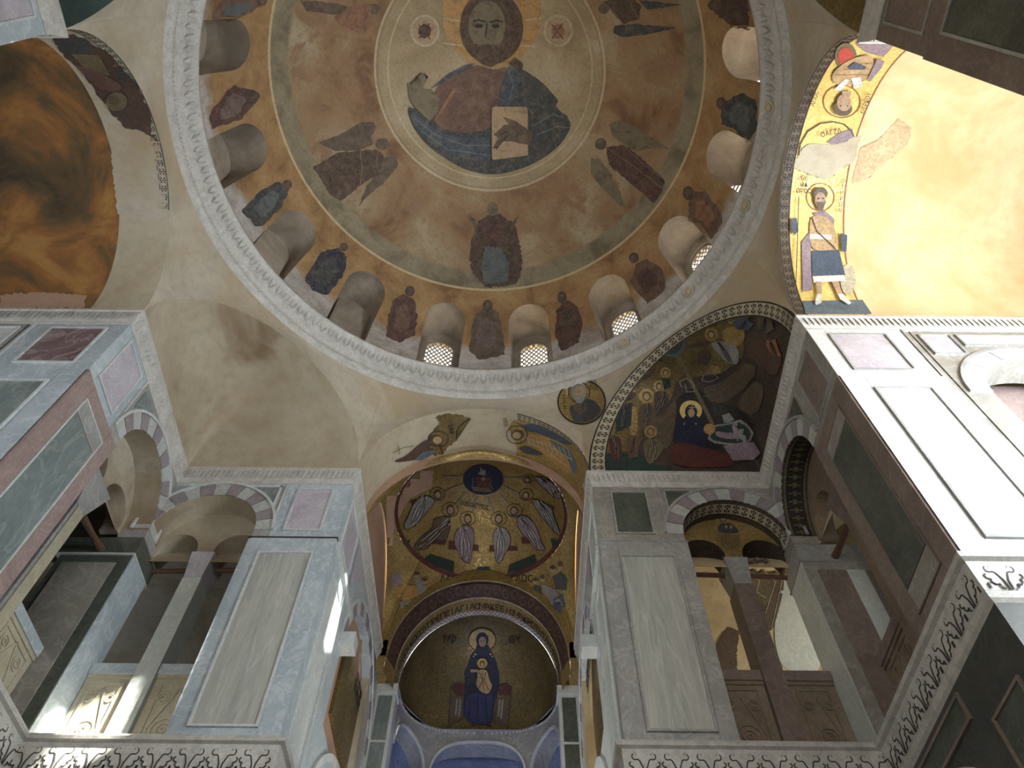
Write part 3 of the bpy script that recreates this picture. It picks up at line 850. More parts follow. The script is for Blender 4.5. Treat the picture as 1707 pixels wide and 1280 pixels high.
            for q in (-1, 1):
                ring_(um + q * (b_ - a) * .27, zm + .28, .085 * k_); ring_(um + q * (b_ - a) * .27, zm + .28, .045, .018)
                ring_(um + q * (b_ - a) * .27, zm - .36, .07)
                mb = MB()
                for (ua, za), (ub, zb) in (((um, zm + .42), (um + q * (b_ - a) * .36, zm - .12)), ((um, zm - .42), (um + q * (b_ - a) * .36, zm - .12))):
                    L = math.hypot(ub - ua, zb - za); nx, nz = -(zb - za) / L * .012, (ub - ua) / L * .012
                    V = [F(u, z, d) for d in (0, .014) for u, z in ((ua + nx, za + nz), (ub + nx, zb + nz), (ub - nx, zb - nz), (ua - nx, za - nz))]
                    mb.add(V, ((4, 5, 6, 7), (0, 4, 5, 1), (1, 5, 6, 2), (2, 6, 7, 3), (3, 7, 4, 0)))
                obj('relief_lozenge', mb, 'yellow_stone' if sx < 0 else 'tan_slab', t)
    tint = ('yellowish', 'brown')[sx > 0]; inner_, outer_ = ('right', 'left') if sx < 0 else ('left', 'right')
    parapet(Face(0, 7.86, sx, 0, 0, -1), 2.98, 3.65, 6.03, f"{tint} carved parapet slab {inner_} of the colonnette, {side} gallery opening facing us", False)
    parapet(Face(0, 7.86, sx, 0, 0, -1), 3.93, 4.49, 6.03, f"{tint} carved parapet slab {outer_} of the colonnette, {side} gallery opening facing us", False)
    parapet(Face(sx * 4.93, 0, 0, 1, -sx, 0), 5.85, 6.31, 5.90, f"narrow {tint} parapet slab beside the big pier in the {side} side opening", False)
    parapet(Face(sx * 4.93, 0, 0, 1, -sx, 0), 6.57, 7.39, 5.90, f"{tint} carved parapet slab between colonnette and far pier in the {side} side opening", False)
    # --- gallery room behind
    mb = MB()
    gx0, gx1, gy0, gy1 = 2.98, 8.6, Y1 + .35, 11.2
    mb.quad((sx * 4.9, gy0, ZG), (sx * gx1, gy0, ZG), (sx * gx1, gy1, ZG), (sx * 4.9, gy1, ZG))
    mb.quad((sx * 2.0, 7.8, ZG), (sx * 4.9, 7.8, ZG), (sx * 4.9, gy1, ZG), (sx * 2.0, gy1, ZG))
    structure('floor_gallery' if sx > 0 else 'floor_gallery.001', mb, 'stone_floor')
    mb = MB()
    mb.grid(lambda u, v: (sx * (C2 + .1 + (gx1 - C2) * v), Y2 + .38 + (gy1 - Y2 - .38) * u, 7.7 + 1.35 * math.sin(PI * u) ** .8), 20, 6)
    mb.grid(lambda u, v: (sx * (A + .38 + (gx1 - A - .38) * u), gy0 + (Y2 + .38 - gy0) * v, 7.8 + 1.3 * math.sin(PI * u) ** .8), 20, 6)
    mb.box(*sorted((sx * 4.88, sx * 8.6)), 7.78, 7.82, 7.68, 9.3)
    structure('ceiling_gallery' if sx > 0 else 'ceiling_gallery.001', mb, 'cream_plaster' if sx > 0 else 'gallery_plaster', True)
    mb = MB()
    arch_wall(mb, Face(0, gy1, sx, 0, 0, -1), C2, gx1, ZG, 9.4, [(3.6, .62, 6.9, 5.6)] if sx > 0 else [], .5)
    arch_wall(mb, Face(sx * gx1, 0, 0, 1, -sx, 0), gy0, gy1, ZG, 9.4, [], .5)
    structure(f'wall_{nm}_gallery', mb, 'cream_plaster' if sx > 0 else 'gallery_plaster')
    # --- sanctuary side wall
    mb = MB()
    arch_wall(mb, FB, Y2 + .025, 12.3, ZG - 1.5, ZS, [(10.42, 1.46, 7.15, 6.0)], .14)
    ws = structure(f'wall_{nm}_sanctuary', mb, 'blue_marble' if sx < 0 else 'pale_marble')
    mb = MB(); fbox(mb, Face(sx * (C2 + .14), 0, 0, 1, -sx, 0), 8.8, 12.0, 5.4, 9.0, -.05, 0)
    structure(f'wall_{nm}_sanctuary_lunette', mb, 'pink_plaster' if sx < 0 else 'dark_gold')
    voussoirs(FB, 10.42, 1.46, 1.66, 7.15, ws, 17, d=.01, pale='frame_marble', dark='voussoir_purple')
    mb = MB(); arch_band(mb, FB, 10.42, 1.66, 1.71, 7.15, -.01, .03, n=40); obj('hood_moulding', mb, 'frame_marble', ws)
    panel(FB, 7.62, 8.32, 7.95, 8.82, ws, 'lilac_marble' if sx < 0 else 'pale_marble')
    mb = MB(); V = [FB(8.5, 8.85, .012), FB(8.5, 8.0, .012), FB(9.35, 8.85, .012)]; mb.add(V, ((0, 1, 2),)); obj('spandrel_panel', mb, 'lilac_marble', ws)
    panel(FB, 7.70, 8.25, 4.95, 7.4, ws, 'pale_marble' if sx > 0 else 'frame_marble')
    mb = MB(); fbox(mb, FB, 8.36, 8.42, ZG, 7.7, -.01, .03); obj('fillet', mb, 'frame_marble', ws)
    mb = MB(); fbox(mb, FB, 7.5, 8.9, ZST - .05, ZST + .05, -.01, .05); obj('string_course', mb, 'frame_marble', ws)
    mb = MB(); fbox(mb, FB, 8.72, 8.98, 7.08, 7.30, 0, .22); obj('bracket', mb, 'frame_marble', ws)
    mb = MB(); arch_band(mb, FB, 10.42, 1.7, 1.8, 4.4, -.01, .04, n=30); obj('hood_moulding', mb, 'frame_marble', ws)
    # pilaster at the mouth of the apse
    FP = Face(0, 11.98, sx, 0, 0, -1)
    mb = MB(); fbox(mb, FP, 1.46, 1.84, 3.0, 8.80, -.31, 0); wp = structure(f'wall_{nm}_apse_pilaster', mb, 'frame_marble')
    for z0, z1 in ((7.75, 8.60), (6.95, 7.70), (5.0, 6.9)):
        mb = MB(); fbox(mb, FP, 1.52, 1.77, z0, z1, -.01, .01); obj('panel', mb, 'green_marble' if sx < 0 else 'dark_green_marble', wp)
    mb = MB(); fbox(mb, FP, 1.44, 1.84, 8.66, 8.83, -.32, .05); obj('cap', mb, 'frame_marble', wp)
for sx in (-1, 1):
    corner(sx)

# ---- west corners, mostly behind the camera
def west_corner(sx):
    nm = SIDE[sx]
    yw1, yw2 = 2 * YC - Y1, 2 * YC - Y2
    mb = MB()
    mb.box(*sorted((sx * A, sx * 5.85)), yw2, yw1, 5.2, ZS)
    mb.box(*sorted((sx * A, sx * 5.85)), yw1 - 1.15, yw1, -1.6, 5.2)
    mb.box(*sorted((sx * C2, sx * 5.85)), yw2 - .5, yw2, 5.2, ZS)
    mb.box(*sorted((sx * C2, sx * 3.0)), yw2 - .9, yw2, -1.6, 5.2)
    w = structure(f'wall_{nm}_west', mb, 'grey_marble' if sx < 0 else 'brown_marble')
    FA = Face(sx * A, 0, 0, 1, -sx, 0)
    p = PAL[sx]
    panel(FA, 2 * YC - 5.41, 2 * YC - 4.89, 7.95, 8.82, w, 'lilac_marble' if sx < 0 else 'brown_marble', p['fr'])
    border(FA, 2 * YC - 5.56, yw1, ZST, ZW, 2 * YC - 5.44, 2 * YC - 4.86, 7.92, 8.85, w, 'blue_marble' if sx < 0 else 'brown_marble')
    mb = MB(); fbox(mb, FA, 2 * YC - 5.83, yw1 + .012, ZG, ZST, -.3, .03); lo = obj('pier_facing', mb, p['rose'] if sx > 0 else 'blue_marble', w)
    panel(FA, 2 * YC - 5.57, 2 * YC - 4.95, 5.0, 7.51, lo, p['face'], p['fr'], d=.03)
for sx in (-1, 1):
    west_corner(sx)

# ---- upper cornice, carved, round the whole room
PROF = [(-.02, ZW - .035), (.012, ZW - .03), (.016, ZW), (.004, ZW + .012), (.030, 9.06), (.050, 9.17), (.060, 9.215), (.075, 9.225), (.075, 9.27), (-.5, 9.27)]
def cornice_path(sx):
    return [(sx * ARM_END, Y1), (sx * A, Y1), (sx * A, Y2), (sx * C2, Y2), (sx * C2, 12.0)]
n_trim = 2
for sx, mt in ((-1, 'carved_stone'), (1, 'carved_stone')):
    for west in (False, True):
        pth = cornice_path(sx)
        if west: pth = [(x, 2 * YC - y) for x, y in pth]
        side_ = -1 if (sx > 0) != west else 1
        side_ = {(1, False): 1, (-1, False): -1, (1, True): -1, (-1, True): 1}[(sx, west)]
        mb = MB(); sweep(mb, pth, PROF, side_)
        tr = structure(f'trim_{n_trim}', mb, mt); n_trim += 1
        if west: continue
        cv = MB()   # slanting leaf cuts, too small to pick apart
        for (x0, y0), (x1, y1) in zip(pth[:-1], pth[1:]):
            dx, dy = x1 - x0, y1 - y0; L = math.hypot(dx, dy); dx /= L; dy /= L
            nx, ny = -dy * side_, dx * side_
            k = int(L / .075)
            for i in range(k):
                s = (i + .5) * L / k
                def q(ds, d, z): return (x0 + dx * (s + ds) + nx * d, y0 + dy * (s + ds) + ny * d, z)
                cv.add([q(-.025, .012, 9.02), q(.0, .055, 9.08), q(.03, .070, 9.20), q(.008, .052, 9.21), q(-.012, .03, 9.1)], ((0, 1, 4), (1, 2, 3, 4)))
        obj('leaf_carving', cv, mt, tr, kind='stuff')

# ---- gallery-level carved band
PROF2 = [(-.05, ZG + .06), (.10, ZG + .06), (.115, ZG + .03), (.10, ZG), (.055, ZG - .015), (.05, ZG - .05), (.035, ZG - .33), (.05, ZG - .345), (.03, ZG - .39), (.0, ZG - .42), (-.1, ZG - .43)]
def ribbon(mb, F, pts, w, d, h):
    for (a, b_), (c, e) in zip(pts[:-1], pts[1:]):
        L = math.hypot(c - a, e - b_) or 1; nx, nz = -(e - b_) / L * w, (c - a) / L * w
        V = [F(x, y, dd) for dd in (d, d + h) for x, y in ((a + nx, b_ + nz), (c + nx, e + nz), (c - nx, e - nz), (a - nx, b_ - nz))]
        mb.add(V, ((4, 5, 6, 7), (0, 4, 5, 1), (3, 7, 6, 2)))
def palmette(F, u, z):
    """drilled outline of one palmette: stem, two side scrolls, toothed leaf between"""
    mb = MB()
    for mir in (-1, 1):
        sp = [(u + mir * .012, z - .32), (u + mir * .02, z - .22), (u + mir * .05, z - .14)]
        for i in range(13):
            a = -.6 + i / 12 * 4.9; r = .052 * (1 - i / 16)
            sp.append((u + mir * (.088 - math.cos(a) * -r * .2 + math.sin(a) * r * .9), z - .085 - math.cos(a) * r))
        ribbon(mb, F, sp, .0065, .044, .008)
        zz = [(.045, -.315), (.075, -.29), (.07, -.262), (.105, -.268), (.13, -.235), (.118, -.212), (.15, -.20), (.158, -.17), (.14, -.155)]
        ribbon(mb, F, [(u + mir * x, z + y) for x, y in zz], .006, .044, .008)
        ribbon(mb, F, [(u + mir * .165, z - .31), (u + mir * .165, z - .25)], .008, .044, .008)
    return mb
def add_mb(m1, m2):
    m1.add(m2.v, m2.f)
for sx in (-1, 1):
    pth = [(sx * ARM_END, Y1), (sx * A, Y1), (sx * A, Y2), (sx * C2, Y2), (sx * C2, 12.0)]
    side_ = 1 if sx > 0 else -1
    mb = MB(); sweep(mb, pth, PROF2, side_)
    tr = structure(f'trim_{n_trim}', mb, 'carved_stone'); n_trim += 1
    dk = MB()
    sweep(dk, pth, [(.0525, ZG - .06), (.0385, ZG - .32)], side_)
    obj('band_ground', dk, 'carved_stone', tr)
    for F, u0, u1 in ((Face(0, Y2, sx, 0, 0, -1), C2, A), (Face(sx * A, 0, 0, 1, -sx, 0), Y1, Y2), (Face(0, Y1, sx, 0, 0, -1), A, 6.0)):
        n = round((u1 - u0) / .335)
        proto = None
        for i in range(n):
            u = u0 + (u1 - u0) * (i + .5) / n
            m1 = palmette(F, u, ZG)
            obj('palmette', m1, 'band_ground', tr)

# ---- walls under the galleries, floor, arm ends
for sx in (-1, 1):
    nm = SIDE[sx]
    FY = Face(0, Y2, sx, 0, 0, -1); FA = Face(sx * A, 0, 0, 1, -sx, 0)
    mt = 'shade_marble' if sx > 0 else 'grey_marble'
    mb = MB()
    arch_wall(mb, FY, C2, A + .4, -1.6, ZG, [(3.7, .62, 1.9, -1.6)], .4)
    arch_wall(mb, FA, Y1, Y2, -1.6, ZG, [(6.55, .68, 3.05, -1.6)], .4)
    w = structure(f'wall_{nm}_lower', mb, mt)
    voussoirs(FA, 6.55, .68, .80, 3.05, w, 9, pale=mt, dark='brown_marble' if sx > 0 else 'blue_marble')
    mb = MB(); arch_band(mb, FA, 6.55, .80, .84, 3.05, -.01, .04, n=30); obj('hood_moulding', mb, 'carved_stone', w)
    panel(FA, 4.95, 5.45, 2.2, 3.75, w, 'dark_green_marble' if sx > 0 else 'green_marble', 'brown_marble')
    panel(FA, 5.75, 7.2, 3.98, 4.18, w, 'dark_green_marble' if sx > 0 else 'green_marble', 'brown_marble')
    mb = MB()
    Fend = Face(sx * ARM_END, 0, 0, 1, -sx, 0)
    arch_wall(mb, Fend, 2 * YC - Y1 - .6, Y1 + .6, -1.6, 12.0, [(YC, 1.15, 9.4, 9.15), ], .6)
    structure(f'wall_{nm}_end', mb, 'ochre_plaster' if sx > 0 else 'scorched_vault')
    mb = MB(); arch_band(mb, Fend, YC, 1.15, 1.28, 9.4, -.02, .06, n=30); arch_band(mb, Fend, YC, 1.42, 1.55, 9.3, -.02, .12, n=30)
    structure(f'trim_{n_trim}', mb, 'arch_plaster' if sx > 0 else 'carved_stone'); n_trim += 1
    mb = MB()
    fbox(mb, Fend, YC - .05, YC + .05, 9.15, 10.55, -.35, -.25)
    structure(f'window_{18 if sx > 0 else 17}', mb, 'lattice_stone')
    # barrel wall on the camera's side of the arm
    mb = MB(); fbox(mb, Face(0, 2 * YC - Y1, sx, 0, 0, 1), 5.85, ARM_END + .3, 7.9, ZS, -.35, 0)
    structure(f'wall_{nm}_arm.001', mb, 'grey_marble')
mb = MB(); mb.box(-9.5, 9.5, -6.2, 14.8, -1.8, -1.6); structure('floor', mb, 'stone_floor')
mb = MB()
for s_ in (-1, 1):
    mb.box(*sorted((s_ * 9.0, s_ * 9.3)), -6.2, 14.8, -1.6, 12.0)
mb.box(-9.3, 9.3, 14.6, 14.9, -1.6, 12.0)
arch_wall(mb, Face(0, -6.0, 1, 0, 0, 1), -9.3, 9.3, -1.6, 12.0, [(0, 1.5, 4.5, .5)], .3)
structure('wall_outer', mb, 'nave_plaster')
mb = MB()
for s_ in (-1, 1):
    mb.box(*sorted((s_ * 5.85, s_ * 9.0)), 2 * YC - Y1 - .4, 2 * YC - Y1, -1.6, 7.9)
structure('wall_arm_west', mb, 'grey_marble')

# ---- apse wall below the conch
mb = MB()
NB = 3
def apse_pt(a, z, d=0.0):
    cs, sn = math.cos(a), max(0, math.sin(a))
    return (-(1.505 - d) * math.copysign(abs(cs) ** .7, cs), 12.30 + (1.36 - d) * sn ** .75, z)
class ApseFace:
    def __call__(s, u, z, d=0.0):
        a = u / 1.5
        return apse_pt(a, z, d)
FAp = ApseFace()
arc_w = PI * 1.5
mb = MB()
arch_wall(mb, FAp, 0, arc_w, 3.0, 9.0, [(arc_w * .175, .60, 8.10, 3.5), (arc_w * .5, .74, 8.04, 3.5), (arc_w * .825, .60, 8.10, 3.5)], .45, n=20)
wap = structure('wall_apse', mb, 'grey_marble')
for f_, r in ((.175, .60), (.5, .74), (.825, .60)):
    mb = MB(); arch_band(mb, FAp, arc_w * f_, r, r + .05, 8.10 if f_ != .5 else 8.04, -.01, .03, n=24); obj('hood_moulding', mb, 'frame_marble', wap)
mb = MB()
for i in range(64):
    a = PI * (i + .5) / 64
    c = apse_pt(a, 9.04, .015)
    mb.box(c[0] - .02, c[0] + .02, c[1] - .02, c[1] + .02, 8.97, 9.01)
for i in range(48):
    pass
tr = structure(f'trim_{n_trim}', mb, 'carved_stone'); n_trim += 1; tr['kind'] = 'structure'
mb = MB()
mb.grid(lambda u, v: (-1.95 * math.cos(PI * u), 12.30 + 1.95 * math.sin(PI * u), 2.5 + 6.5 * v), 24, 2)
mb.grid(lambda u, v: (-(1.5 + .5 * v) * math.cos(PI * u), 12.30 + (1.5 + .5 * v) * math.sin(PI * u), 9.0), 24, 1)
structure('wall_apse_outer', mb, 'apse_blue')

# ------------------------------------------------------------------ mosaics and wall paintings
for nm_, c_ in dict(p_navy=(.013, .017, .045), p_royal=(.025, .035, .11), p_blue=(.06, .08, .115), p_slate=(.10, .13, .15), p_maroon=(.10, .028, .024), p_umber=(.085, .052, .035),
                    p_redbrown=(.135, .075, .055), p_olive=(.15, .12, .065), p_flesh=(.40, .27, .17), p_bark=(.12, .085, .055), p_tan=(.42, .29, .15),
                    p_grey=(.26, .25, .24), p_white=(.62, .60, .55), p_lilac=(.27, .20, .23), p_green=(.022, .040, .034), p_ink=(.02, .016, .013),
                    p_gold=(.46, .32, .09), p_red=(.42, .06, .04), p_ochre=(.42, .24, .07), p_pale=(.48, .42, .30), p_dusk=(.055, .06, .065),
                    p_rust=(.30, .11, .05), p_sky=(.20, .26, .31), p_peach=(.60, .42, .24)).items():
    ground(nm_, c_, .6)
def worn(name, c):
    """faded wall painting: flaking colour over the tan ground"""
    m, nt, b, P = _new(name)
    g = sum(c) / 3; c = tuple(v * .88 + g * .12 for v in c)
    f = _noise(nt, P, 5.5, 6, .7, .6); f2 = _noise(nt, P, 22, 4, .75)
    col = _ramp(nt, f, [(.34, sc(c, .6)), (.52, c), (.66, tuple(v * .75 + w * .25 for v, w in zip(c, (.30, .22, .13))))])
    col = _mix(nt, _math(nt, 'MULTIPLY', _math(nt, 'SUBTRACT', f2, .5, clamp=True), 3.0, clamp=True), col, (.20, .15, .095))
    nt.links.new(col, b.inputs['Base Color']); b.inputs['Roughness'].default_value = .8
    return m
W_COL = dict(p_navy=(.030, .036, .055), p_blue=(.055, .075, .10), p_slate=(.10, .12, .13), p_maroon=(.095, .045, .038), p_umber=(.085, .055, .038), p_redbrown=(.15, .085, .06), p_olive=(.17, .14, .085),
             p_bark=(.115, .085, .058), p_tan=(.40, .28, .16), p_lilac=(.16, .11, .10), p_ink=(.035, .026, .02), p_ochre=(.44, .25, .08), p_pale=(.46, .39, .27), p_dusk=(.050, .058, .062), p_rust=(.26, .12, .065), p_sky=(.13, .17, .19))
for k_, v_ in W_COL.items(): worn('w' + k_[1:], v_)
def fold_set(body, k, w, phase=0.0):
    """flowing fold lines down a robe, kept inside its outline"""
    cx = sum(p[0] for p in body) / len(body); cy = sum(p[1] for p in body) / len(body)
    top = body[1]; bot = max(body, key=lambda p: math.hypot(p[0] - top[0], p[1] - top[1]))
    ax, ay = bot[0] - top[0], bot[1] - top[1]; L = math.hypot(ax, ay); ax /= L; ay /= L
    wid = sorted((p[0] - cx) * -ay + (p[1] - cy) * ax for p in body)
    half = min(-wid[1], wid[-2]) * .72
    out = []
    for i in range(k):
        o = half * (2 * (i + .5) / k - 1)
        pts = []
        for j in range(7):
            t = -.40 + .78 * j / 6 + .05 * math.sin(i * 2.3 + phase)
            s_ = o * (1 - 1.1 * abs(t)) + half * .16 * math.sin(j * .85 + i + phase)
            pts.append((cx + ax * L * t - ay * s_, cy + ay * L * t + ax * s_))
        out += stroke(pts, w)
    return out
def smooth(poly, it=2):
    if len(poly) < 6 or len(poly) > 60: return poly
    for _ in range(it):
        out = []
        for i, p in enumerate(poly):
            q = poly[(i + 1) % len(poly)]
            out += [(p[0] * .78 + q[0] * .22, p[1] * .78 + q[1] * .22), (p[0] * .22 + q[0] * .78, p[1] * .22 + q[1] * .78)]
        poly = out
    return poly
_bvh = {}
def surf(*objs):
    key = tuple(o.name for o in objs)
    if key not in _bvh:
        V, Fs = [], []
        for o in objs:
            k = len(V); L = wloc(o)
            V += [Vector(v.co) + L for v in o.data.vertices]
            Fs += [tuple(i + k for i in p.vertices) for p in o.data.polygons]
        _bvh[key] = BVHTree.FromPolygons(V, Fs)
    return _bvh[key]
def land(bv, px, py, lift):
    """the point of a wall or vault seen at a pixel, lifted off its surface into the room"""
    d = ray(px, py)
    hit, nrm, idx, dist = bv.ray_cast(CAM, d)
    if hit is None: return None
    if nrm.dot(d) > 0: nrm = -nrm
    return hit + nrm * lift
def ell(cx, cy, rx, ry=None, n=20):
    ry = ry or rx
    return [(cx + rx * math.cos(2 * PI * i / n), cy + ry * math.sin(2 * PI * i / n)) for i in range(n)]
def stroke(pts, w):
    L, Rr = [], []
    for i, p in enumerate(pts):
        a = pts[max(i - 1, 0)]; b_ = pts[min(i + 1, len(pts) - 1)]
        dx, dy = b_[0] - a[0], b_[1] - a[1]; l = math.hypot(dx, dy) or 1
        L.append((p[0] - dy / l * w / 2, p[1] + dx / l * w / 2)); Rr.append((p[0] + dy / l * w / 2, p[1] - dx / l * w / 2))
    return [[L[i], L[i + 1], Rr[i + 1], Rr[i]] for i in range(len(pts) - 1)]
def outline(pts, w):
    return stroke(list(pts) + [pts[0]], w)
def rough_edge(pts, k, seed=1):
    """crumbled outline: each long edge broken into small uneven steps"""
    rnd = random.Random(seed); out = []
    for i, p in enumerate(pts):
        q = pts[(i + 1) % len(pts)]
        d = math.hypot(q[0] - p[0], q[1] - p[1]); m = max(1, int(d / 5))
        for j in range(m):
            t = j / m
            out.append((p[0] + (q[0] - p[0]) * t + (rnd.uniform(-k, k) if j else 0), p[1] + (q[1] - p[1]) * t + (rnd.uniform(-k, k) if j else 0)))
    return out
def patch(name, polys, bv, mat, lift, parent=None, grid=14, tr=(0, 0, 1), th=.006, **props):
    """thin tesserae or paint layer laid on a curved surface"""
    x0, y0, s = tr
    bm = bmesh.new()
    for poly in polys:
        vs = [bm.verts.new((x0 + x / s, y0 + y / s, 0)) for x, y in poly]
        try: bm.faces.new(vs)
        except Exception: pass
    bmesh.ops.triangulate(bm, faces=bm.faces[:])
    xs = [v.co.x for v in bm.verts]; ys = [v.co.y for v in bm.verts]
    if grid:
        for ax, lo, hi in ((0, min(xs), max(xs)), (1, min(ys), max(ys))):
            g = math.ceil(lo / grid) * grid
            while g < hi:
                co = Vector((g, 0, 0)) if ax == 0 else Vector((0, g, 0)); no = Vector((1, 0, 0)) if ax == 0 else Vector((0, 1, 0))
                bmesh.ops.bisect_plane(bm, geom=bm.verts[:] + bm.edges[:] + bm.faces[:], plane_co=co, plane_no=no)
                g += grid
    bad = []
    for v in bm.verts:
        p = land(bv, v.co.x, v.co.y, lift)
        if p is None: bad.append(v)
        else: v.co = p
    if bad: bmesh.ops.delete(bm, geom=bad, context='VERTS')
    far = [f for f in bm.faces if max(e.calc_length() for e in f.edges) > .55]
    if far: bmesh.ops.delete(bm, geom=far, context='FACES')      # nothing bridges two surfaces
    if not bm.faces: bm.free(); return None
    mb = MB(); bm.verts.ensure_lookup_table()
    mb.add([tuple(v.co) for v in bm.verts], [tuple(v.index for v in f.verts) for f in bm.faces])
    bm.free()
    return obj(name, mb, mat, parent, True, **props)
def mural(name, label, cat, bv, tr, parts, group=None, lift=.008):
    """a figure: an empty on the surface carrying its painted parts (name, material, polygons)"""
    x0, y0, s = tr
    q = parts[0][2][0][0]
    base = land(bv, x0 + q[0] / s, y0 + q[1] / s, 0) or Vector((0, 5, 9))
    t = thing(name, base, label, cat, group)
    head = None
    fine = ('fold', 'line', 'eyes', 'brow', 'features', 'rays', 'stripe', 'edge', 'finger', 'letter', 'lattice', 'scales', 'outline', 'stars', 'rim', 'cross', 'ornament', 'spear', 'strap', 'sceptre', 'peaks', 'ray')
    for i, (pn, mt, polys) in enumerate(parts):
        par = head if head is not None and pn in ('face', 'eyes', 'brows', 'beard', 'features') else t
        if bv is BD: mt = 'w' + mt[1:]
        is_fine = any(k in pn for k in fine)
        if not is_fine and pn not in ('book', 'throne', 'sash', 'hem', 'green_segment', 'raised_hand', 'book_hand', 'front', 'belt', 'beam'): polys = [smooth(q) for q in polys]
        for pl in ([polys] if is_fine or len(polys) == 1 else [[q] for q in polys]):
            one = {'wings': 'wing', 'hands': 'hand', 'legs': 'leg', 'boots': 'boot', 'heads': 'head', 'caps': 'cap', 'robes': 'robe', 'shoes': 'shoe', 'bands': 'band', 'colonnettes': 'colonnette', 'animals': 'animal', 'letters': 'lettering', 'folds': 'fold_lines', 'rock_lines': 'rock_veins'}.get(pn, pn)
            o = patch(one, pl, bv, mt, lift + .0035 * i, par, tr=tr)
            if o is not None and is_fine and len(pl) > 1: o['kind'] = 'stuff'
            if o is not None and pn in ('head', 'hair', 'hood'): head = o
    return t
_fontcache = {}
def letters(txt, mp, h, name, mat, parent, **props):
    """flat letters whose outline is bent by mp(u along the line, v up) -> point in space"""
    cu = bpy.data.curves.new('letters', 'FONT'); cu.body = txt; cu.size = h; cu.align_x = 'CENTER'; cu.resolution_u = 2; cu.offset = h * .012
    o = bpy.data.objects.new('letters_tmp', cu); COL.objects.link(o)
    dg = bpy.context.evaluated_depsgraph_get()
    me = bpy.data.meshes.new_from_object(o.evaluated_get(dg))
    bpy.data.objects.remove(o)
    mb = MB(); ok = [mp(v.co.x, v.co.y) for v in me.vertices]
    if any(p is None for p in ok) or not ok: return None
    mb.add([tuple(p) for p in ok], [tuple(p.vertices) for p in me.polygons])
    return obj(name, mb, mat, parent, **props)
def px_letters(txt, x, y, h, rot, bv, name, mat, parent, lift=.02, sx=.8):
    c, s = math.cos(rot), math.sin(rot)
    return letters(txt, lambda u, v: land(bv, x + (u * sx * c - v * s), y - (u * sx * s + v * c), lift), h, name, mat, parent)

BD = surf(dome); BP = surf(pend); BSR = surf(sq_r); BSL = surf(sq_l)
BSA = surf(v_sr, v_s2); BNA = surf(v_nr, v_n2); BE = surf(v_e); BB = surf(bdome, bpend); BC_ = surf(a_con); BI = surf(a_ins); BSC = surf(a_scroll)

# ---- dome
T2 = (550, 0, 2.845); T0 = (0, 0, 1)
mural('painted_figure', 'huge bearded haloed man at the crown of the dome, holding a closed book', 'painting', BD, T2, [
    ('halo', 'p_ochre', [ell(768, 62, 238, 258, 40)]),
    ('halo_rays', 'p_pale', stroke([(530, 85), (620, 100)], 7) + stroke([(545, 205), (625, 215)], 7) + stroke([(915, 215), (985, 222)], 7) + stroke([(930, 95), (1003, 85)], 7)),
    ('mantle', 'p_dusk', [[(365, 520), (380, 500), (460, 580), (560, 630), (680, 640), (770, 600), (795, 500), (810, 400), (850, 310), (920, 330), (1010, 390), (1075, 465), (1085, 480), (1070, 500), (1100, 535), (1125, 545), (1148, 600), (1100, 680), (1030, 740), (940, 790), (820, 825), (740, 828), (640, 805), (560, 760), (460, 690), (390, 600)]]),
    ('tunic', 'p_redbrown', [[(690, 300), (780, 335), (850, 310), (812, 400), (795, 500), (772, 600), (690, 630), (560, 625), (480, 570), (490, 430), (560, 360)]]),
    ('shoulder_fold', 'p_blue', [[(480, 418), (560, 350), (640, 308), (690, 298), (620, 345), (560, 372), (520, 400)]]),
    ('mantle_fold', 'p_blue', [[(800, 495), (815, 390), (850, 312), (895, 330), (905, 380), (880, 430), (860, 500)], [(370, 520), (460, 590), (560, 640), (680, 655), (760, 650), (765, 740), (700, 770), (600, 740), (480, 680), (400, 600)]]),
    ('fold_lines', 'p_sky', stroke([(400, 560), (500, 640), (640, 690), (760, 690)], 4) + stroke([(430, 620), (560, 710), (740, 735)], 4) + stroke([(850, 340), (870, 400), (855, 470)], 4) + stroke([(960, 600), (1060, 540), (1110, 560)], 4) + stroke([(980, 640), (1080, 600), (1140, 605)], 4)),
    ('sleeve_stripe', 'p_rust', [[(582, 415), (602, 420), (515, 555), (488, 578)]]),
    ('head', 'p_umber', [ell(768, 128, 150, 175, 36)]),
    ('face', 'p_olive', [ell(745, 120, 88, 120, 28)]),
    ('eyes', 'p_ink', [ell(705, 120, 20, 11), ell(785, 122, 20, 11)]),
    ('brows', 'p_ink', stroke([(680, 98), (705, 90), (735, 100)], 8) + stroke([(760, 102), (790, 92), (820, 102)], 8) + stroke([(745, 110), (738, 175), (755, 182)], 6)),
    ('beard', 'p_umber', [[(680, 200), (715, 215), (750, 205), (785, 215), (830, 200), (820, 270), (770, 320), (715, 300), (670, 250)], [(880, 270), (918, 300), (912, 335), (850, 300)]]),
    ('raised_hand', 'p_olive', [[(368, 392), (380, 395), (388, 445), (403, 430), (430, 342), (446, 346), (437, 385), (465, 362), (442, 402), (440, 420), (480, 422), (520, 470), (505, 540), (470, 575), (400, 510), (376, 470)]]),
    ('book', 'p_tan', [[(776, 505), (930, 505), (940, 515), (942, 738), (775, 760), (768, 750), (768, 515)]]),
    ('book_hand', 'p_bark', [[(775, 640), (830, 592), (900, 585), (965, 630), (955, 690), (900, 680), (860, 670), (815, 672), (792, 712), (775, 700), (800, 650)], [(820, 553), (880, 572), (935, 615), (905, 625), (850, 590)]]),
    ('fingers', 'p_ink', stroke([(790, 655), (840, 620)], 4) + stroke([(800, 675), (850, 640)], 4) + stroke([(792, 700), (835, 655)], 4)),
])
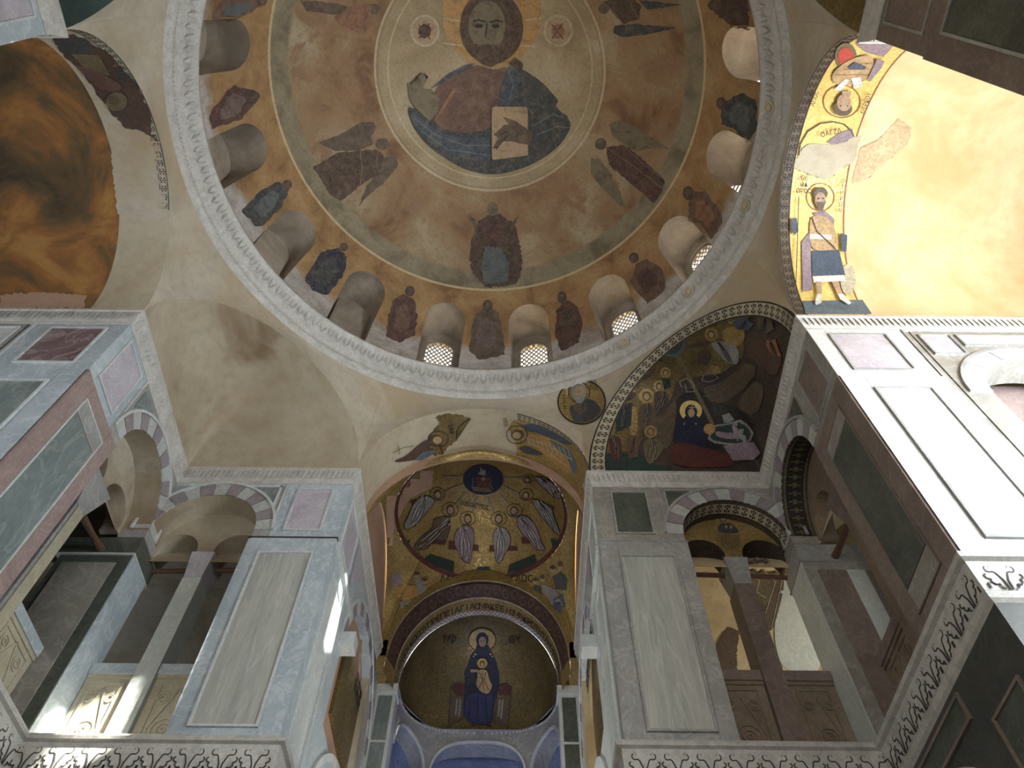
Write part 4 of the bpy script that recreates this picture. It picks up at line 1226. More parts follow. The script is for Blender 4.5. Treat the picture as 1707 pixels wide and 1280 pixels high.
for cx, lab in ((450, 'left'), (1083, 'right')):
    mural('painted_roundel', f"small pale roundel with a red centre {lab} of the giant head", 'painting', BD, T2, [
        ('rim', 'p_pale', [ell(cx, 145, 70, 76, 28)]), ('field', 'p_tan', [ell(cx, 145, 60, 66, 28)]), ('letter_ground', 'p_rust' if lab == 'right' else 'p_maroon', [rough_edge(ell(cx, 147, 30, 34, 12), 4)]),
        ('letters', 'p_umber', stroke([(cx - 30, 115), (cx + 25, 185)], 6) + stroke([(cx + 22, 110), (cx - 28, 180)], 6))])
mural('painted_figure', 'dark robed woman standing with raised hands below the central roundel of the dome', 'painting', BD, T2, [
    ('robe', 'p_umber', [rough_edge([(690, 1070), (750, 1022), (800, 1012), (870, 1062), (900, 1150), (915, 1250), (900, 1320), (870, 1350), (740, 1365), (720, 1340), (680, 1300), (664, 1240), (672, 1150)], 5)]),
    ('head', 'p_olive', [ell(772, 992, 26, 34)]), ('hands', 'p_bark', [[(660, 1028), (690, 1040), (702, 1100), (688, 1090)], [(898, 1018), (865, 1055), (845, 1120), (862, 1100)]]),
    ('veil', 'p_maroon', [[(715, 1070), (770, 1045), (835, 1075), (820, 1150), (770, 1170), (725, 1140)]]), ('hem', 'p_slate', [rough_edge([(735, 1170), (810, 1180), (850, 1250), (840, 1340), (735, 1350), (715, 1280)], 6, 3)])])
angels = [
    ('left of the standing woman in the dome, dark brown robe', [[(530, 238), (565, 225), (600, 205), (622, 203), (628, 213), (618, 228), (622, 240), (600, 250), (560, 252)], [(640, 262), (660, 260), (664, 275), (640, 305), (610, 330), (597, 345), (610, 310), (632, 285)]], [(600, 250), (630, 250), (640, 262), (632, 290), (600, 310), (568, 335), (550, 325), (530, 290), (520, 280), (560, 255)], (637, 240, 11, 10), 'p_bark', 'p_umber'),
    ('right of the standing woman in the dome, feathered wings', [[(1016, 205), (1030, 200), (1055, 210), (1080, 225), (1120, 250), (1090, 246), (1060, 252), (1040, 240), (1020, 225)], [(985, 263), (1000, 265), (1015, 285), (1030, 310), (1045, 350), (1030, 340), (1005, 315), (985, 290)]], [(1010, 245), (1040, 242), (1060, 255), (1108, 300), (1106, 315), (1090, 340), (1075, 325), (1045, 300), (1015, 275)], (1002, 240, 10, 10), 'p_olive', 'p_maroon'),
    ('at the left of the giant head in the dome', [[(500, 0), (560, 5), (600, 18), (560, 24), (510, 18)]], [(585, 10), (620, 6), (625, 40), (605, 58), (570, 45), (555, 28)], (624, 15, 9, 9), 'p_bark', 'p_rust'),
    ('at the right of the giant head in the dome', [[(1025, 42), (1060, 40), (1128, 46), (1085, 56), (1040, 62), (1022, 55)], [(1065, 0), (1140, 8), (1080, 16)]], [(1005, 2), (1050, -6), (1070, 10), (1066, 32), (1040, 40), (1022, 22)], (1007, 14, 9, 9), 'p_dusk', 'p_umber')]
for lab, wings, body, hd, m1_, m2_ in angels:
    mural('painted_angel', 'winged figure ' + lab, 'painting', BD, T0, [('wings', m1_, [rough_edge(w_, 1.2) for w_ in wings]), ('robe', m2_, [rough_edge(body, 1.5)]), ('head', 'p_bark', [ell(*hd)]),
        ('folds', 'p_olive', stroke([body[0], ((body[0][0] + body[4][0]) / 2 + 3, (body[0][1] + body[4][1]) / 2), body[4]], 1.6) + stroke([body[1], ((body[1][0] + body[3][0]) / 2 - 4, (body[1][1] + body[3][1]) / 2), body[3]], 1.6))])
proph = [
    ('between the two lowest lit windows of the dome, faded robe', [(793, 522), (812, 512), (830, 520), (838, 555), (842, 592), (800, 600), (782, 585), (785, 550)], (813, 510, 8, 10), 'p_bark', 'p_lilac'),
    ('left of the leftmost lit window, faded maroon robe', [(655, 500), (672, 490), (690, 500), (696, 530), (692, 560), (665, 572), (642, 560), (647, 530)], (683, 486, 8, 9), 'p_maroon', 'p_redbrown'),
    ('right of the second lit window, maroon robe', [(928, 515), (945, 500), (962, 510), (972, 540), (965, 572), (935, 585), (925, 560)], (937, 496, 8, 10), 'p_maroon', 'p_umber'),
    ('between the third and fourth lit windows, red brown robe', [(1060, 440), (1080, 432), (1105, 450), (1110, 480), (1080, 508), (1065, 490), (1050, 470)], (1057, 430, 8, 9), 'p_redbrown', 'p_maroon'),
    ('above the fourth lit window at the right, russet robe', [(1150, 322), (1175, 318), (1200, 350), (1205, 372), (1185, 400), (1170, 375), (1147, 368)], (1148, 322, 9, 12), 'p_redbrown', 'p_rust'),
    ('between the two rightmost niches, grey mantle', [(1205, 170), (1235, 155), (1262, 168), (1262, 215), (1245, 238), (1225, 215), (1202, 208)], (1203, 172, 8, 10), 'p_dusk', 'p_slate'),
    ('in dark blue left of the blind niches nearest the front', [(535, 420), (565, 412), (578, 430), (572, 460), (545, 492), (520, 485), (508, 465)], (573, 412, 7, 7), 'p_navy', 'p_dusk'),
    ('grey green robe between two blind niches on the left', [(432, 320), (465, 303), (482, 312), (470, 345), (440, 375), (425, 378), (402, 350)], (478, 308, 8, 8), 'p_dusk', 'p_slate'),
    ('rose and black robe between the leftmost blind niches', [(348, 195), (360, 175), (388, 142), (425, 150), (430, 165), (400, 200), (352, 215)], (424, 160, 8, 8), 'p_maroon', 'p_lilac'),
    ('reddish robe at the top left edge of the dome', [(370, 0), (430, -4), (440, 8), (400, 30), (385, 35), (352, 30)], (436, 2, 8, 7), 'p_redbrown', 'p_slate'),
    ('dark red robe at the top right edge of the dome', [(1185, 5), (1210, -4), (1247, 0), (1250, 50), (1220, 45), (1192, 22)], (1190, 8, 9, 9), 'p_maroon', 'p_umber')]
for i, (lab, body, hd, m1_, m2_) in enumerate(proph):
    cx = sum(p[0] for p in body) / len(body); cy = sum(p[1] for p in body) / len(body)
    inner = [(cx + (x - cx) * .55, cy + (y - cy) * .6) for x, y in body]
    k = .78
    mural('painted_prophet', 'standing robed figure ' + lab, 'painting', BD, T0, [('robe', m1_, [rough_edge(body, 2, i)]), ('mantle', m2_, [rough_edge(inner, 2.5, i + 5)]), ('head', 'p_umber', [ell(*hd)]), ('face', 'p_bark', [ell(hd[0], hd[1], hd[2] * .55, hd[3] * .6)])])

# ---- pattern bands along arches: pale tesserae with dark crosses between dark edges
def bandpattern(fn, n, label, u0=0.0, u1=1.0, ground_m='p_pale', mark_m='p_ink', cross=True, cat='mosaic', nu=60, lift_to=None):
    """fn(u, v, lift) -> point; v across the band"""
    base = fn((u0 + u1) / 2, .5, 0)
    t = thing('ornament_band', base, label, cat)
    mb = MB(); mb.grid(lambda u, v: fn(u0 + (u1 - u0) * u, v, .004), nu, 2); obj('ground', mb, ground_m, t)
    mb = MB()
    for v0, v1 in ((0, .10), (.90, 1)):
        mb.grid(lambda u, v: fn(u0 + (u1 - u0) * u, v0 + (v1 - v0) * v, .007), nu, 1)
    obj('edge_line', mb, mark_m, t)
    mb = MB(); W = (u1 - u0) / n
    for i in range(n):
        uc = u0 + W * (i + .5)
        for (du, v) in ((-.26, .32), (-.26, .68), (0, .5), (.22, .32), (.22, .68), (-.02, .25), (-.02, .75)) if cross else ((-.2, .5), (.2, .5), (0, .3), (0, .7), (0, .5)):
            a, b_ = uc + (du - .09) * W, uc + (du + .09) * W
            mb.quad(fn(a, v - .09, .008), fn(b_, v - .09, .008), fn(b_, v + .09, .008), fn(a, v + .09, .008))
    obj('cross_marks', mb, mark_m, t, kind='stuff')
    return t
def lifted(p, c, l):
    p = Vector(p); d = (Vector(c) - p).normalized()
    return tuple(p + d * l)
def sqf(sx):
    a = Vector((A, hN)); b_ = Vector((C2, Y2 - YC)); k_ = Vector((A, Y2 - YC))
    def fn(u, v, l):
        th = PI * u; lim = .105 * v; s_ = -math.cos(th)
        e = a + (b_ - a) * ((s_ + 1) / 2); out = k_ + (e - k_) * (1 - lim)
        z = ZS + H_ARCH * (max(0, 1 - lim ** 2.2)) ** .5 * max(0, math.sin(th))
        return lifted((sx * out.x, YC + out.y, z), (0, YC, 9.6), l + .065)
    return fn
bandpattern(sqf(1), 38, 'pale mosaic border with dark crosses round the arch of the dark cave scene')
def af(sx, x0, w): return lambda u, v, l: lifted((sx * (x0 + w * v), YC - hN * math.cos(PI * u), ZS + H_ARCH * math.sin(PI * u)), (sx * (x0 + .1), YC, 9.3), l)
bandpattern(af(1, A + .005, .15), 40, 'dark speckled mosaic border on the edge of the bright right arm arch', ground_m='p_bark')
bandpattern(af(-1, A + .005, .13), 30, 'pale mosaic border with blue crosses on the edge of the left arm arch', 0.0, .66, mark_m='p_dusk')
bandpattern(lambda u, v, l: lifted((-C2 * math.cos(PI * u), Y2 + .005 + .17 * v, ZS + H_ARCH * math.sin(PI * u)), (0, Y2 + .1, 9.3), l), 22, 'short mosaic border with dark crosses at the right foot of the arch before the sanctuary', .62, 1.0)
bandpattern(lambda u, v, l: lifted((3.76 - .735 * math.cos(PI * u), Y2 + .04 + .24 * v, 7.95 + .735 * math.sin(PI * u)), (3.76, Y2 + .2, 7.95), l), 18, 'mosaic border of dark crosses inside the right gallery arch facing us')
bandpattern(lambda u, v, l: lifted((A + .03 + .32 * v, 6.62 - .77 * math.cos(PI * u), 7.93 + .77 * math.sin(PI * u)), (A + .2, 6.62, 7.93), l), 20, 'black mosaic border with small pale flowers inside the right side arch', ground_m='p_ink', mark_m='p_olive', cross=False)

# ---- the cave scene in the right corner vault
TN = (980, 500, 4.267)
mural('mosaic_ground', 'gold sky of the dark cave scene in the right corner vault', 'mosaic', BSR, TN, [
    ('gold_field', 'dark_gold', [[(60, 1095), (145, 830), (205, 650), (300, 510), (440, 350), (600, 235), (800, 135), (1000, 85), (1190, 70), (1120, 130), (1120, 230), (1110, 400), (1080, 420), (960, 520), (820, 540), (640, 560), (600, 680), (560, 760), (400, 880), (370, 1060), (150, 1110)]]),
    ('bright_field', 'gold', [[(70, 1085), (150, 830), (190, 790), (200, 920), (150, 1000), (150, 1095)], [(280, 760), (350, 760), (355, 940), (300, 950)], [(960, 200), (1080, 180), (1125, 240), (1110, 300), (1040, 340), (960, 290)], [(870, 460), (930, 470), (950, 520), (890, 520)]]),
    ('green_ground', 'p_green', [[(60, 1095), (380, 1090), (420, 1170), (600, 1190), (600, 1225), (55, 1225)]])])
mural('mosaic_rocks', 'brown rocks and dark cave round the manger in the right corner vault', 'mosaic', BSR, TN, [
    ('cave', 'p_ink', [[(600, 720), (760, 610), (870, 700), (1050, 760), (1150, 830), (1200, 940), (1160, 1050), (860, 1070), (590, 1060)]]),
    ('left_slope', 'p_bark', [[(370, 940), (420, 880), (560, 770), (640, 690), (605, 1010), (540, 1080), (490, 1000), (420, 900)]]),
    ('boulder', 'p_bark', [[(810, 620), (930, 595), (1070, 500), (1130, 440), (1200, 465), (1195, 540), (1110, 640), (960, 740), (860, 720)], [(1060, 735), (1190, 565), (1260, 610), (1240, 770), (1160, 820), (1110, 790)]]),
    ('upper_crag', 'p_umber', [[(1125, 240), (1250, 220), (1330, 280), (1400, 420), (1340, 560), (1230, 470), (1120, 400)]]),
    ('red_ground', 'p_maroon', [[(580, 1060), (640, 1010), (860, 1065), (1000, 1100), (1050, 1195), (600, 1200)]]),
    ('rose_ground', 'p_lilac', [[(960, 1045), (1190, 1010), (1240, 1090), (1180, 1145), (1030, 1150)]]),
    ('rock_lines', 'p_olive', stroke([(380, 1000), (500, 900), (620, 760)], 7) + stroke([(430, 1010), (540, 930), (610, 850)], 7) + stroke([(500, 1040), (570, 980), (600, 930)], 7) + stroke([(820, 690), (950, 650), (1080, 560), (1150, 470)], 6) + stroke([(870, 720), (980, 700), (1100, 610), (1190, 530)], 6)),
    ('white_peaks', 'p_grey', outline([(648, 580), (700, 555), (748, 590), (760, 650), (700, 655), (690, 600), (665, 625)], 8) + outline([(810, 570), (830, 520), (880, 510), (935, 550), (870, 580)], 8))])
mural('mosaic_woman', 'reclining woman in dark blue with a bright gold halo beside the manger', 'mosaic', BSR, TN, [
    ('robe', 'p_navy', [[(625, 880), (665, 820), (790, 820), (830, 900), (828, 1000), (865, 1060), (800, 1120), (660, 1100), (610, 1010)]]),
    ('halo', 'bright_gold', [ell(730, 790, 80, 74, 28)]), ('hood', 'p_navy', [ell(732, 800, 44, 54), [(690, 830), (780, 830), (800, 880), (660, 880)]]), ('face', 'p_tan', [ell(733, 808, 24, 32)]),
    ('brow_cross', 'p_pale', stroke([(715, 768), (765, 768)], 5) + stroke([(740, 752), (740, 785)], 5)), ('stars', 'p_grey', [ell(682, 888, 8), ell(765, 888, 8)])], lift=.02)
mural('mosaic_manger', 'white-rimmed manger with a swaddled child in the right corner vault', 'mosaic', BSR, TN, [
    ('rim', 'p_grey', [[(880, 895), (1000, 878), (1090, 848), (1140, 880), (1190, 945), (1155, 1022), (1050, 1045), (900, 1025), (850, 995), (868, 940)]]),
    ('inside', 'p_green', [[(892, 908), (1000, 892), (1088, 864), (1130, 892), (1174, 946), (1145, 1008), (1050, 1030), (900, 1010), (866, 985), (880, 945)]]),
    ('swaddling', 'p_lilac', [[(905, 935), (1000, 955), (1090, 925), (1130, 940), (1120, 985), (1000, 1000), (905, 975)]]),
    ('child_halo', 'p_ochre', [ell(862, 925, 42, 40)]), ('child_face', 'p_flesh', [ell(862, 932, 22, 24)]),
    ('animals', 'p_grey', [rough_edge([(965, 880), (955, 820), (985, 840), (1010, 800), (1050, 850), (1010, 875)], 5)])], lift=.02)
mural('mosaic_star', 'dark star disc with a pale beam falling to the manger', 'mosaic', BSR, TN, [
    ('rim', 'p_slate', [ell(590, 300, 108, 104, 30)]), ('disc', 'p_dusk', [ell(585, 297, 88, 86, 30)]), ('beam', 'p_olive', [[(625, 395), (655, 385), (900, 885), (875, 895)]])], lift=.012)
small = [
    ('mosaic_angel', 'haloed angel in the middle of the left angel group, cave scene', (415, 685, 56, 56), [(360, 765), (400, 735), (460, 740), (485, 840), (440, 900), (368, 915)], 'p_bark', []),
    ('mosaic_angel', 'topmost crouching angel of the left angel group of the cave scene', (505, 615, 44, 44), [(470, 650), (555, 645), (580, 720), (545, 825), (480, 815), (468, 725)], 'p_umber', []),
    ('mosaic_angel', 'angel with long dark wings at the top of the left angel group', (550, 515, 38, 38), [(520, 555), (580, 555), (590, 620), (540, 640)], 'p_green', [[(285, 610), (340, 560), (400, 495), (490, 480), (455, 530), (400, 570), (330, 610)]]),
    ('mosaic_angel', 'green robed angel at the left edge of the cave scene', (240, 735, 26, 26), [(190, 800), (240, 745), (315, 730), (305, 900), (200, 945)], 'p_green', [[(140, 835), (190, 770), (240, 670), (345, 650), (335, 700), (250, 725), (190, 790)]]),
    ('mosaic_angel', 'large winged angel over the rocks right of the star disc', (880, 240, 50, 50), [(870, 300), (960, 285), (1085, 340), (1075, 465), (990, 440), (900, 350)], 'p_grey', [[(690, 340), (790, 290), (880, 290), (850, 322)], [(780, 370), (860, 345), (885, 400), (850, 462), (785, 455)]]),
    ('mosaic_king', 'leftmost small gift bearer in a red cap in the cave scene', (165, 945, 18, 24), [(145, 1000), (185, 962), (232, 985), (242, 1060), (222, 1150), (170, 1140)], 'p_maroon', []),
    ('mosaic_king', 'second small gift bearer in a red cap in the cave scene', (322, 945, 22, 22), [(272, 1000), (320, 965), (362, 1000), (350, 1120), (290, 1130)], 'p_redbrown', []),
    ('mosaic_old_man', 'seated haloed old man left of the reclining woman', (445, 942, 48, 46), [(390, 1010), (440, 985), (520, 1005), (540, 1065), (480, 1150), (430, 1180), (395, 1090)], 'p_olive', []),
    ('mosaic_shepherd', 'shepherd in blue at the top right of the cave scene', (1020, 150, 20, 18), [(1035, 155), (1120, 120), (1185, 170), (1150, 212), (1060, 205)], 'p_blue', []),
    ('mosaic_shepherd', 'shepherd in red at the right edge of the cave scene', (1290, 290, 18, 18), [(1270, 310), (1340, 275), (1385, 400), (1320, 395)], 'p_rust', []),
    ('mosaic_shepherd', 'pale bearded shepherd at the upper right of the cave scene', (1250, 90, 24, 20), [(1205, 110), (1300, 110), (1335, 205), (1270, 245), (1210, 195)], 'p_bark', [])]
for nm_, lab, hl, body, mt_, wings in small:
    cx = sum(p[0] for p in body) / len(body); cy = sum(p[1] for p in body) / len(body)
    parts = [('halo', 'gold', [ell(*hl)]), ('robe', mt_, [body])]
    if wings: parts.append(('wings', 'p_umber', wings))
    parts += [('head', 'p_umber', [ell(hl[0], hl[1], hl[2] * .55, hl[3] * .62)]), ('face', 'p_tan', [ell(hl[0], hl[1] + 3, hl[2] * .38, hl[3] * .46)]),
              ('folds', 'p_grey', fold_set(body, 3, 4.5)), ('dark_folds', 'p_ink', fold_set(body, 3, 5, 1.3))]
    mural(nm_, lab, 'mosaic', BSR, TN, parts, lift=.016)

# ---- bust roundel on the pendentive
T5 = (550, 430, 2.845)
tb = mural('mosaic_roundel', 'gold roundel with a grey bearded bust beside the cave scene, above the pier', 'mosaic', BP, T5, [
    ('gold_field', 'gold', [ell(1195, 685, 112, 103, 36)]), ('rim', 'p_ink', outline(ell(1195, 685, 113, 104, 36), 7)),
    ('halo_line', 'p_ink', outline(ell(1183, 640, 50, 48, 24), 4)),
    ('robe', 'p_dusk', [[(1132, 705), (1190, 690), (1240, 665), (1290, 715), (1285, 740), (1235, 778), (1160, 785), (1145, 750)]]),
    ('collar', 'p_bark', [[(1150, 705), (1215, 690), (1225, 720), (1180, 750)]]), ('head', 'p_grey', [ell(1183, 642, 36, 42)]), ('face', 'p_tan', [ell(1185, 636, 22, 26)]), ('beard', 'p_grey', [[(1160, 655), (1208, 655), (1195, 695), (1172, 695)]])])
px_letters('ΑΓΙ\nΟCΙ', 990, 642, 9, -.1, BP, 'letters', 'p_ink', tb, .03)
px_letters('Ο\nΑ\nC', 941, 666, 9, .1, BP, 'letters', 'p_ink', tb, .03)

# ---- arch before the sanctuary
TE = (620, 660, 4.2675)
ta = mural('mosaic_angel', 'haloed angel fragment on bare plaster left on the arch before the sanctuary', 'mosaic', BE, TE, [
    ('gold_field', 'dark_gold', [rough_edge([(450, 150), (520, 128), (620, 130), (705, 160), (640, 205), (605, 250), (590, 320), (530, 370), (490, 430), (440, 420), (400, 380), (400, 290), (450, 230), (480, 190)], 7)]),
    ('edge', 'p_ink', stroke([(700, 158), (640, 195), (605, 240), (600, 300)], 8)), ('halo_line', 'p_ink', outline(ell(470, 303, 72, 56, 24), 5)),
    ('robe', 'p_umber', [[(145, 460), (240, 425), (330, 340), (395, 300), (430, 330), (400, 370), (460, 382), (440, 405), (380, 440), (300, 452), (180, 470)]]),
    ('wing', 'p_slate', [[(300, 450), (360, 390), (450, 380), (440, 400), (350, 455)]]), ('hair', 'p_umber', [ell(452, 312, 48, 38)]), ('face', 'p_tan', [ell(462, 308, 32, 27)]), ('sceptre', 'p_olive', stroke([(140, 400), (220, 360), (290, 350)], 5) + stroke([(180, 350), (190, 410)], 5))])
px_letters('ΟΑΡ', 748, 714, 11, -1.35, BE, 'letters', 'p_ink', ta, .04)
ta = mural('mosaic_angel', 'angel in gold and blue along the right of the arch before the sanctuary', 'mosaic', BE, TE, [
    ('gold_field', 'gold', [rough_edge([(1000, 175), (1080, 175), (1200, 205), (1400, 310), (1500, 420), (1532, 500), (1520, 560), (1500, 640), (1490, 730), (1400, 640), (1300, 555), (1150, 480), (1060, 430), (1010, 300), (975, 225)], 4)]),
    ('upper_wing', 'p_blue', [[(1010, 182), (1080, 205), (1140, 190), (1230, 220), (1340, 280), (1445, 350), (1380, 345), (1260, 290), (1180, 260), (1110, 250), (1085, 218)]]),
    ('robe', 'p_ochre', [[(1085, 275), (1200, 270), (1330, 320), (1420, 380), (1465, 480), (1455, 560), (1380, 530), (1300, 470), (1210, 400), (1120, 335)]]),
    ('cloak', 'p_slate', [[(1250, 300), (1330, 330), (1425, 400), (1465, 480), (1460, 555), (1430, 540), (1400, 440), (1320, 370)]]),
    ('lower_wing', 'p_dusk', [[(1040, 362), (1100, 350), (1170, 385), (1235, 410), (1180, 420), (1090, 405)]]),
    ('robe_lattice', 'p_pale', sum([stroke([(1110 + 32 * i, 285 + 10 * i), (1130 + 34 * i, 335 + 14 * i)], 5) for i in range(10)], []) + stroke([(1095, 295), (1250, 340), (1430, 450)], 5) + stroke([(1110, 320), (1250, 385), (1400, 500)], 5)),
    ('halo_line', 'p_ink', outline(ell(1035, 270, 76, 64, 24), 5)), ('hair', 'p_umber', [ell(1038, 272, 44, 34)]), ('face', 'p_tan', [ell(1035, 272, 30, 25)])])
px_letters('ΜΙΧ', 840, 703, 10, -1.3, BE, 'letters', 'p_ink', ta, .04)
tg = thing('mosaic_ground', (1.4, 8.1, 10.2), 'gold mosaic strip on the lower right edge of the big arch', 'mosaic')
mb = MB(); mb.grid(lambda u, v: lifted((-C2 * math.cos(PI * (.62 + .38 * u)), Y2 + .62 + .30 * v, ZS + H_ARCH * math.sin(PI * (.62 + .38 * u))), (0, Y2 + .5, 9.3), .005), 20, 2); obj('gold_field', mb, 'gold', tg)

# ---- sanctuary dome
TP = (620, 750, 4.742)
patch('plaster_patch', [[(20, 330), (120, 200), (300, 120), (500, 80), (480, 200), (470, 300), (300, 380), (240, 480), (200, 560), (170, 640), (150, 900), (60, 900), (20, 600)]], surf(bdome, bpend), 'pink_plaster', .006, None, tr=TP, kind='stuff', label='bare pink plaster left of the gold sanctuary dome')
mb = MB()
for a0_ in range(1):
    mb.lathe([(1.655, 10.97), (1.60, 11.05)], 0, BC, 72)
tg = thing('ring_mosaic', (0, BC, 10.97), 'dark red line circling the foot of the gold sanctuary dome', 'mosaic')
obj('rim_line', mb, 'p_maroon', tg)
mural('mosaic_ground', 'dark green ground between the footstools along the rim of the sanctuary dome', 'mosaic', BB, TP, [
    ('green_segment', 'p_green', [[(395, 870), (460, 820), (650, 880), (645, 972), (500, 935)]]), ('green_segment', 'p_green', [[(1090, 905), (1290, 825), (1310, 890), (1200, 950), (1070, 978)]]), ('green_segment', 'p_green', [[(835, 925), (930, 920), (930, 990), (815, 982)]]),
    ('green_segment', 'p_green', [[(240, 735), (300, 700), (280, 760)], [(1420, 700), (1500, 720), (1440, 800)]])], lift=.012)
mural('mosaic_roundel', 'dark blue roundel with a white dove over an empty throne in the sanctuary dome', 'mosaic', BB, TP, [
    ('disc', 'p_navy', [ell(880, 230, 162, 122, 36)]), ('throne', 'p_maroon', [[(820, 205), (950, 210), (945, 300), (825, 290)], ]), ('cloth', 'p_olive', [[(790, 283), (930, 300), (955, 330), (800, 320)]]),
    ('dove', 'p_grey', [[(835, 180), (860, 160), (850, 125), (880, 150), (905, 150), (890, 185), (905, 195), (860, 190)]]), ('legs', 'p_slate', stroke([(800, 210), (790, 290)], 8) + stroke([(930, 250), (960, 310)], 8)), ('cross', 'p_flesh', stroke([(880, 200), (880, 240)], 7) + stroke([(862, 218), (900, 218)], 7))], lift=.014)
ap = [
    ('dark bearded seated figure left of centre at the foot of the sanctuary dome', (757, 540, 62, 55), [(690, 612), (740, 585), (800, 620), (812, 700), (795, 780), (785, 860), (765, 905), (700, 860), (672, 790), (648, 745), (650, 660)], 'p_lilac', [(605, 715), (840, 750), (845, 800), (600, 785)]),
    ('grey bearded seated figure right of centre at the foot of the sanctuary dome', (1005, 540, 64, 55), [(960, 640), (1010, 602), (1070, 622), (1102, 700), (1092, 760), (1050, 830), (1010, 905), (980, 880), (970, 800), (955, 720)], 'p_grey', [(930, 750), (1150, 760), (1155, 795), (925, 805)]),
    ('seated figure second from the left with raised hand in the sanctuary dome', (617, 470, 64, 58), [(555, 522), (612, 522), (620, 600), (592, 700), (560, 722), (500, 700), (425, 785), (350, 795), (320, 770), (388, 680), (478, 620), (480, 545)], 'p_bark', [(470, 700), (590, 720), (570, 750), (460, 740)]),
    ('seated figure second from the right in the sanctuary dome', (1128, 475, 62, 52), [(1148, 522), (1222, 512), (1292, 580), (1332, 680), (1345, 745), (1392, 792), (1300, 795), (1240, 705), (1190, 660), (1150, 590)], 'p_lilac', [(1180, 690), (1240, 690), (1270, 740), (1190, 740)]),
    ('leftmost seated figure with a blue cushion in the sanctuary dome', (515, 345, 60, 52), [(478, 372), (400, 350), (342, 400), (312, 440), (290, 500), (238, 605), (280, 635), (372, 560), (442, 470), (492, 412)], 'p_grey', [(300, 400), (350, 385), (360, 420), (310, 430)]),
    ('seated figure third from the right in pale robe in the sanctuary dome', (1222, 350, 55, 46), [(1268, 380), (1350, 400), (1432, 460), (1442, 520), (1482, 620), (1505, 685), (1430, 625), (1350, 525), (1290, 440)], 'p_grey', [(1400, 430), (1450, 450), (1440, 480)]),
    ('rightmost seated figure high on the right of the sanctuary dome', (1237, 225, 42, 34), [(1278, 205), (1360, 212), (1432, 252), (1502, 332), (1502, 392), (1430, 352), (1350, 285)], 'p_lilac', [(1380, 300), (1420, 320), (1400, 340)])]
for lab, hl, body, mt_, stool in ap:
    cx = sum(p[0] for p in body) / len(body); cy = sum(p[1] for p in body) / len(body)
    n_ = len(body); h_ = n_ // 2
    mural('mosaic_apostle', lab, 'mosaic', BB, TP, [('halo_line', 'p_ink', outline(ell(*hl), 4)), ('stool', 'p_maroon', [stool]), ('robe', mt_, [body]),
        ('outline', 'p_ink', outline(smooth(body), 4.5)), ('folds', 'p_white', fold_set(body, 3, 5)), ('dark_folds', 'p_ink', fold_set(body, 4, 4.5, 1.4)),
        ('hair', 'p_umber', [ell(hl[0], hl[1] + 4, hl[2] * .5, hl[3] * .72)]), ('face', 'p_flesh', [ell(hl[0], hl[1] + 2, hl[2] * .36, hl[3] * .5)])], lift=.016)
tr_ = mural('mosaic_rays', 'pale rays falling from the blue roundel to the seated figures', 'mosaic', BB, TP, [
    ('ray', 'p_grey', stroke([(830, 365), (795, 490)], 13)), ('ray', 'p_grey', stroke([(915, 365), (965, 485)], 13)), ('ray', 'p_grey', stroke([(1010, 350), (1085, 430)], 12)), ('ray', 'p_grey', stroke([(1045, 290), (1165, 340)], 10)),
    ('ray', 'p_grey', stroke([(735, 340), (660, 430)], 12)), ('ray', 'p_grey', stroke([(710, 265), (560, 330)], 10)), ('ray', 'p_grey', stroke([(712, 205), (550, 205)], 8)), ('ray', 'p_grey', stroke([(1040, 215), (1190, 215)], 8))], lift=.012)
px_letters('ΓΛΩCCΑΙΠΥΡΟC', 790, 845, 10, -.18, BB, 'letters', 'p_ink', tr_, .03, .62)
tq = mural('mosaic_crowd', 'crowd in dark and pale robes in the right corner below the sanctuary dome', 'mosaic', BB, TP, [
    ('dark_robe', 'p_dusk', [[(1260, 1100), (1290, 1065), (1340, 1080), (1350, 1150), (1300, 1180)], [(1425, 1000), (1500, 960), (1545, 1020), (1540, 1110), (1450, 1100)]]),
    ('pale_robe', 'p_grey', [[(1345, 1060), (1400, 1080), (1450, 1100), (1480, 1150), (1490, 1250), (1440, 1270), (1400, 1180), (1360, 1110)]]), ('blue_robe', 'p_blue', [[(1440, 1180), (1510, 1130), (1530, 1240), (1490, 1290), (1440, 1260)]]),
    ('heads', 'p_flesh', [ell(1435, 945, 20, 26), ell(1492, 925, 20, 28), ell(1297, 1038, 20, 22), ell(1352, 1018, 20, 22)]), ('caps', 'p_umber', [ell(1435, 928, 22, 16), ell(1492, 900, 18, 20), ell(1297, 1024, 21, 14), ell(1352, 1004, 21, 14)])], lift=.014)
px_letters('ΓΛΩC', 871, 970, 17, .02, BB, 'letters', 'p_ink', tq, .03, .8)
tq = mural('mosaic_crowd', 'damaged crowd of small figures in the left corner below the sanctuary dome', 'mosaic', BB, TP, [
    ('robes', 'p_grey', [[(335, 1010), (375, 1020), (400, 1080), (430, 1100), (420, 1160), (370, 1180), (350, 1100)], [(220, 1200), (330, 1190), (310, 1250), (220, 1260)], [(370, 1060), (430, 1075), (400, 1200), (330, 1240)]]),
    ('purple_robe', 'p_lilac', [[(150, 980), (180, 965), (230, 1000), (240, 1070), (190, 1060), (150, 1110)]]), ('heads', 'p_flesh', [ell(350, 990, 20, 24), ell(412, 1038, 22, 24), ell(240, 958, 15, 18)]), ('hair', 'p_umber', [ell(350, 975, 22, 15), ell(412, 1022, 24, 15)]),
    ('bare_plaster', 'p_ochre', [rough_edge([(185, 1100), (240, 1065), (330, 1070), (360, 1110), (350, 1160), (250, 1195), (190, 1180)], 7)])], lift=.014)
px_letters('ΛΑΙ', 744, 970, 17, .02, BB, 'letters', 'p_ink', tq, .03, .8)
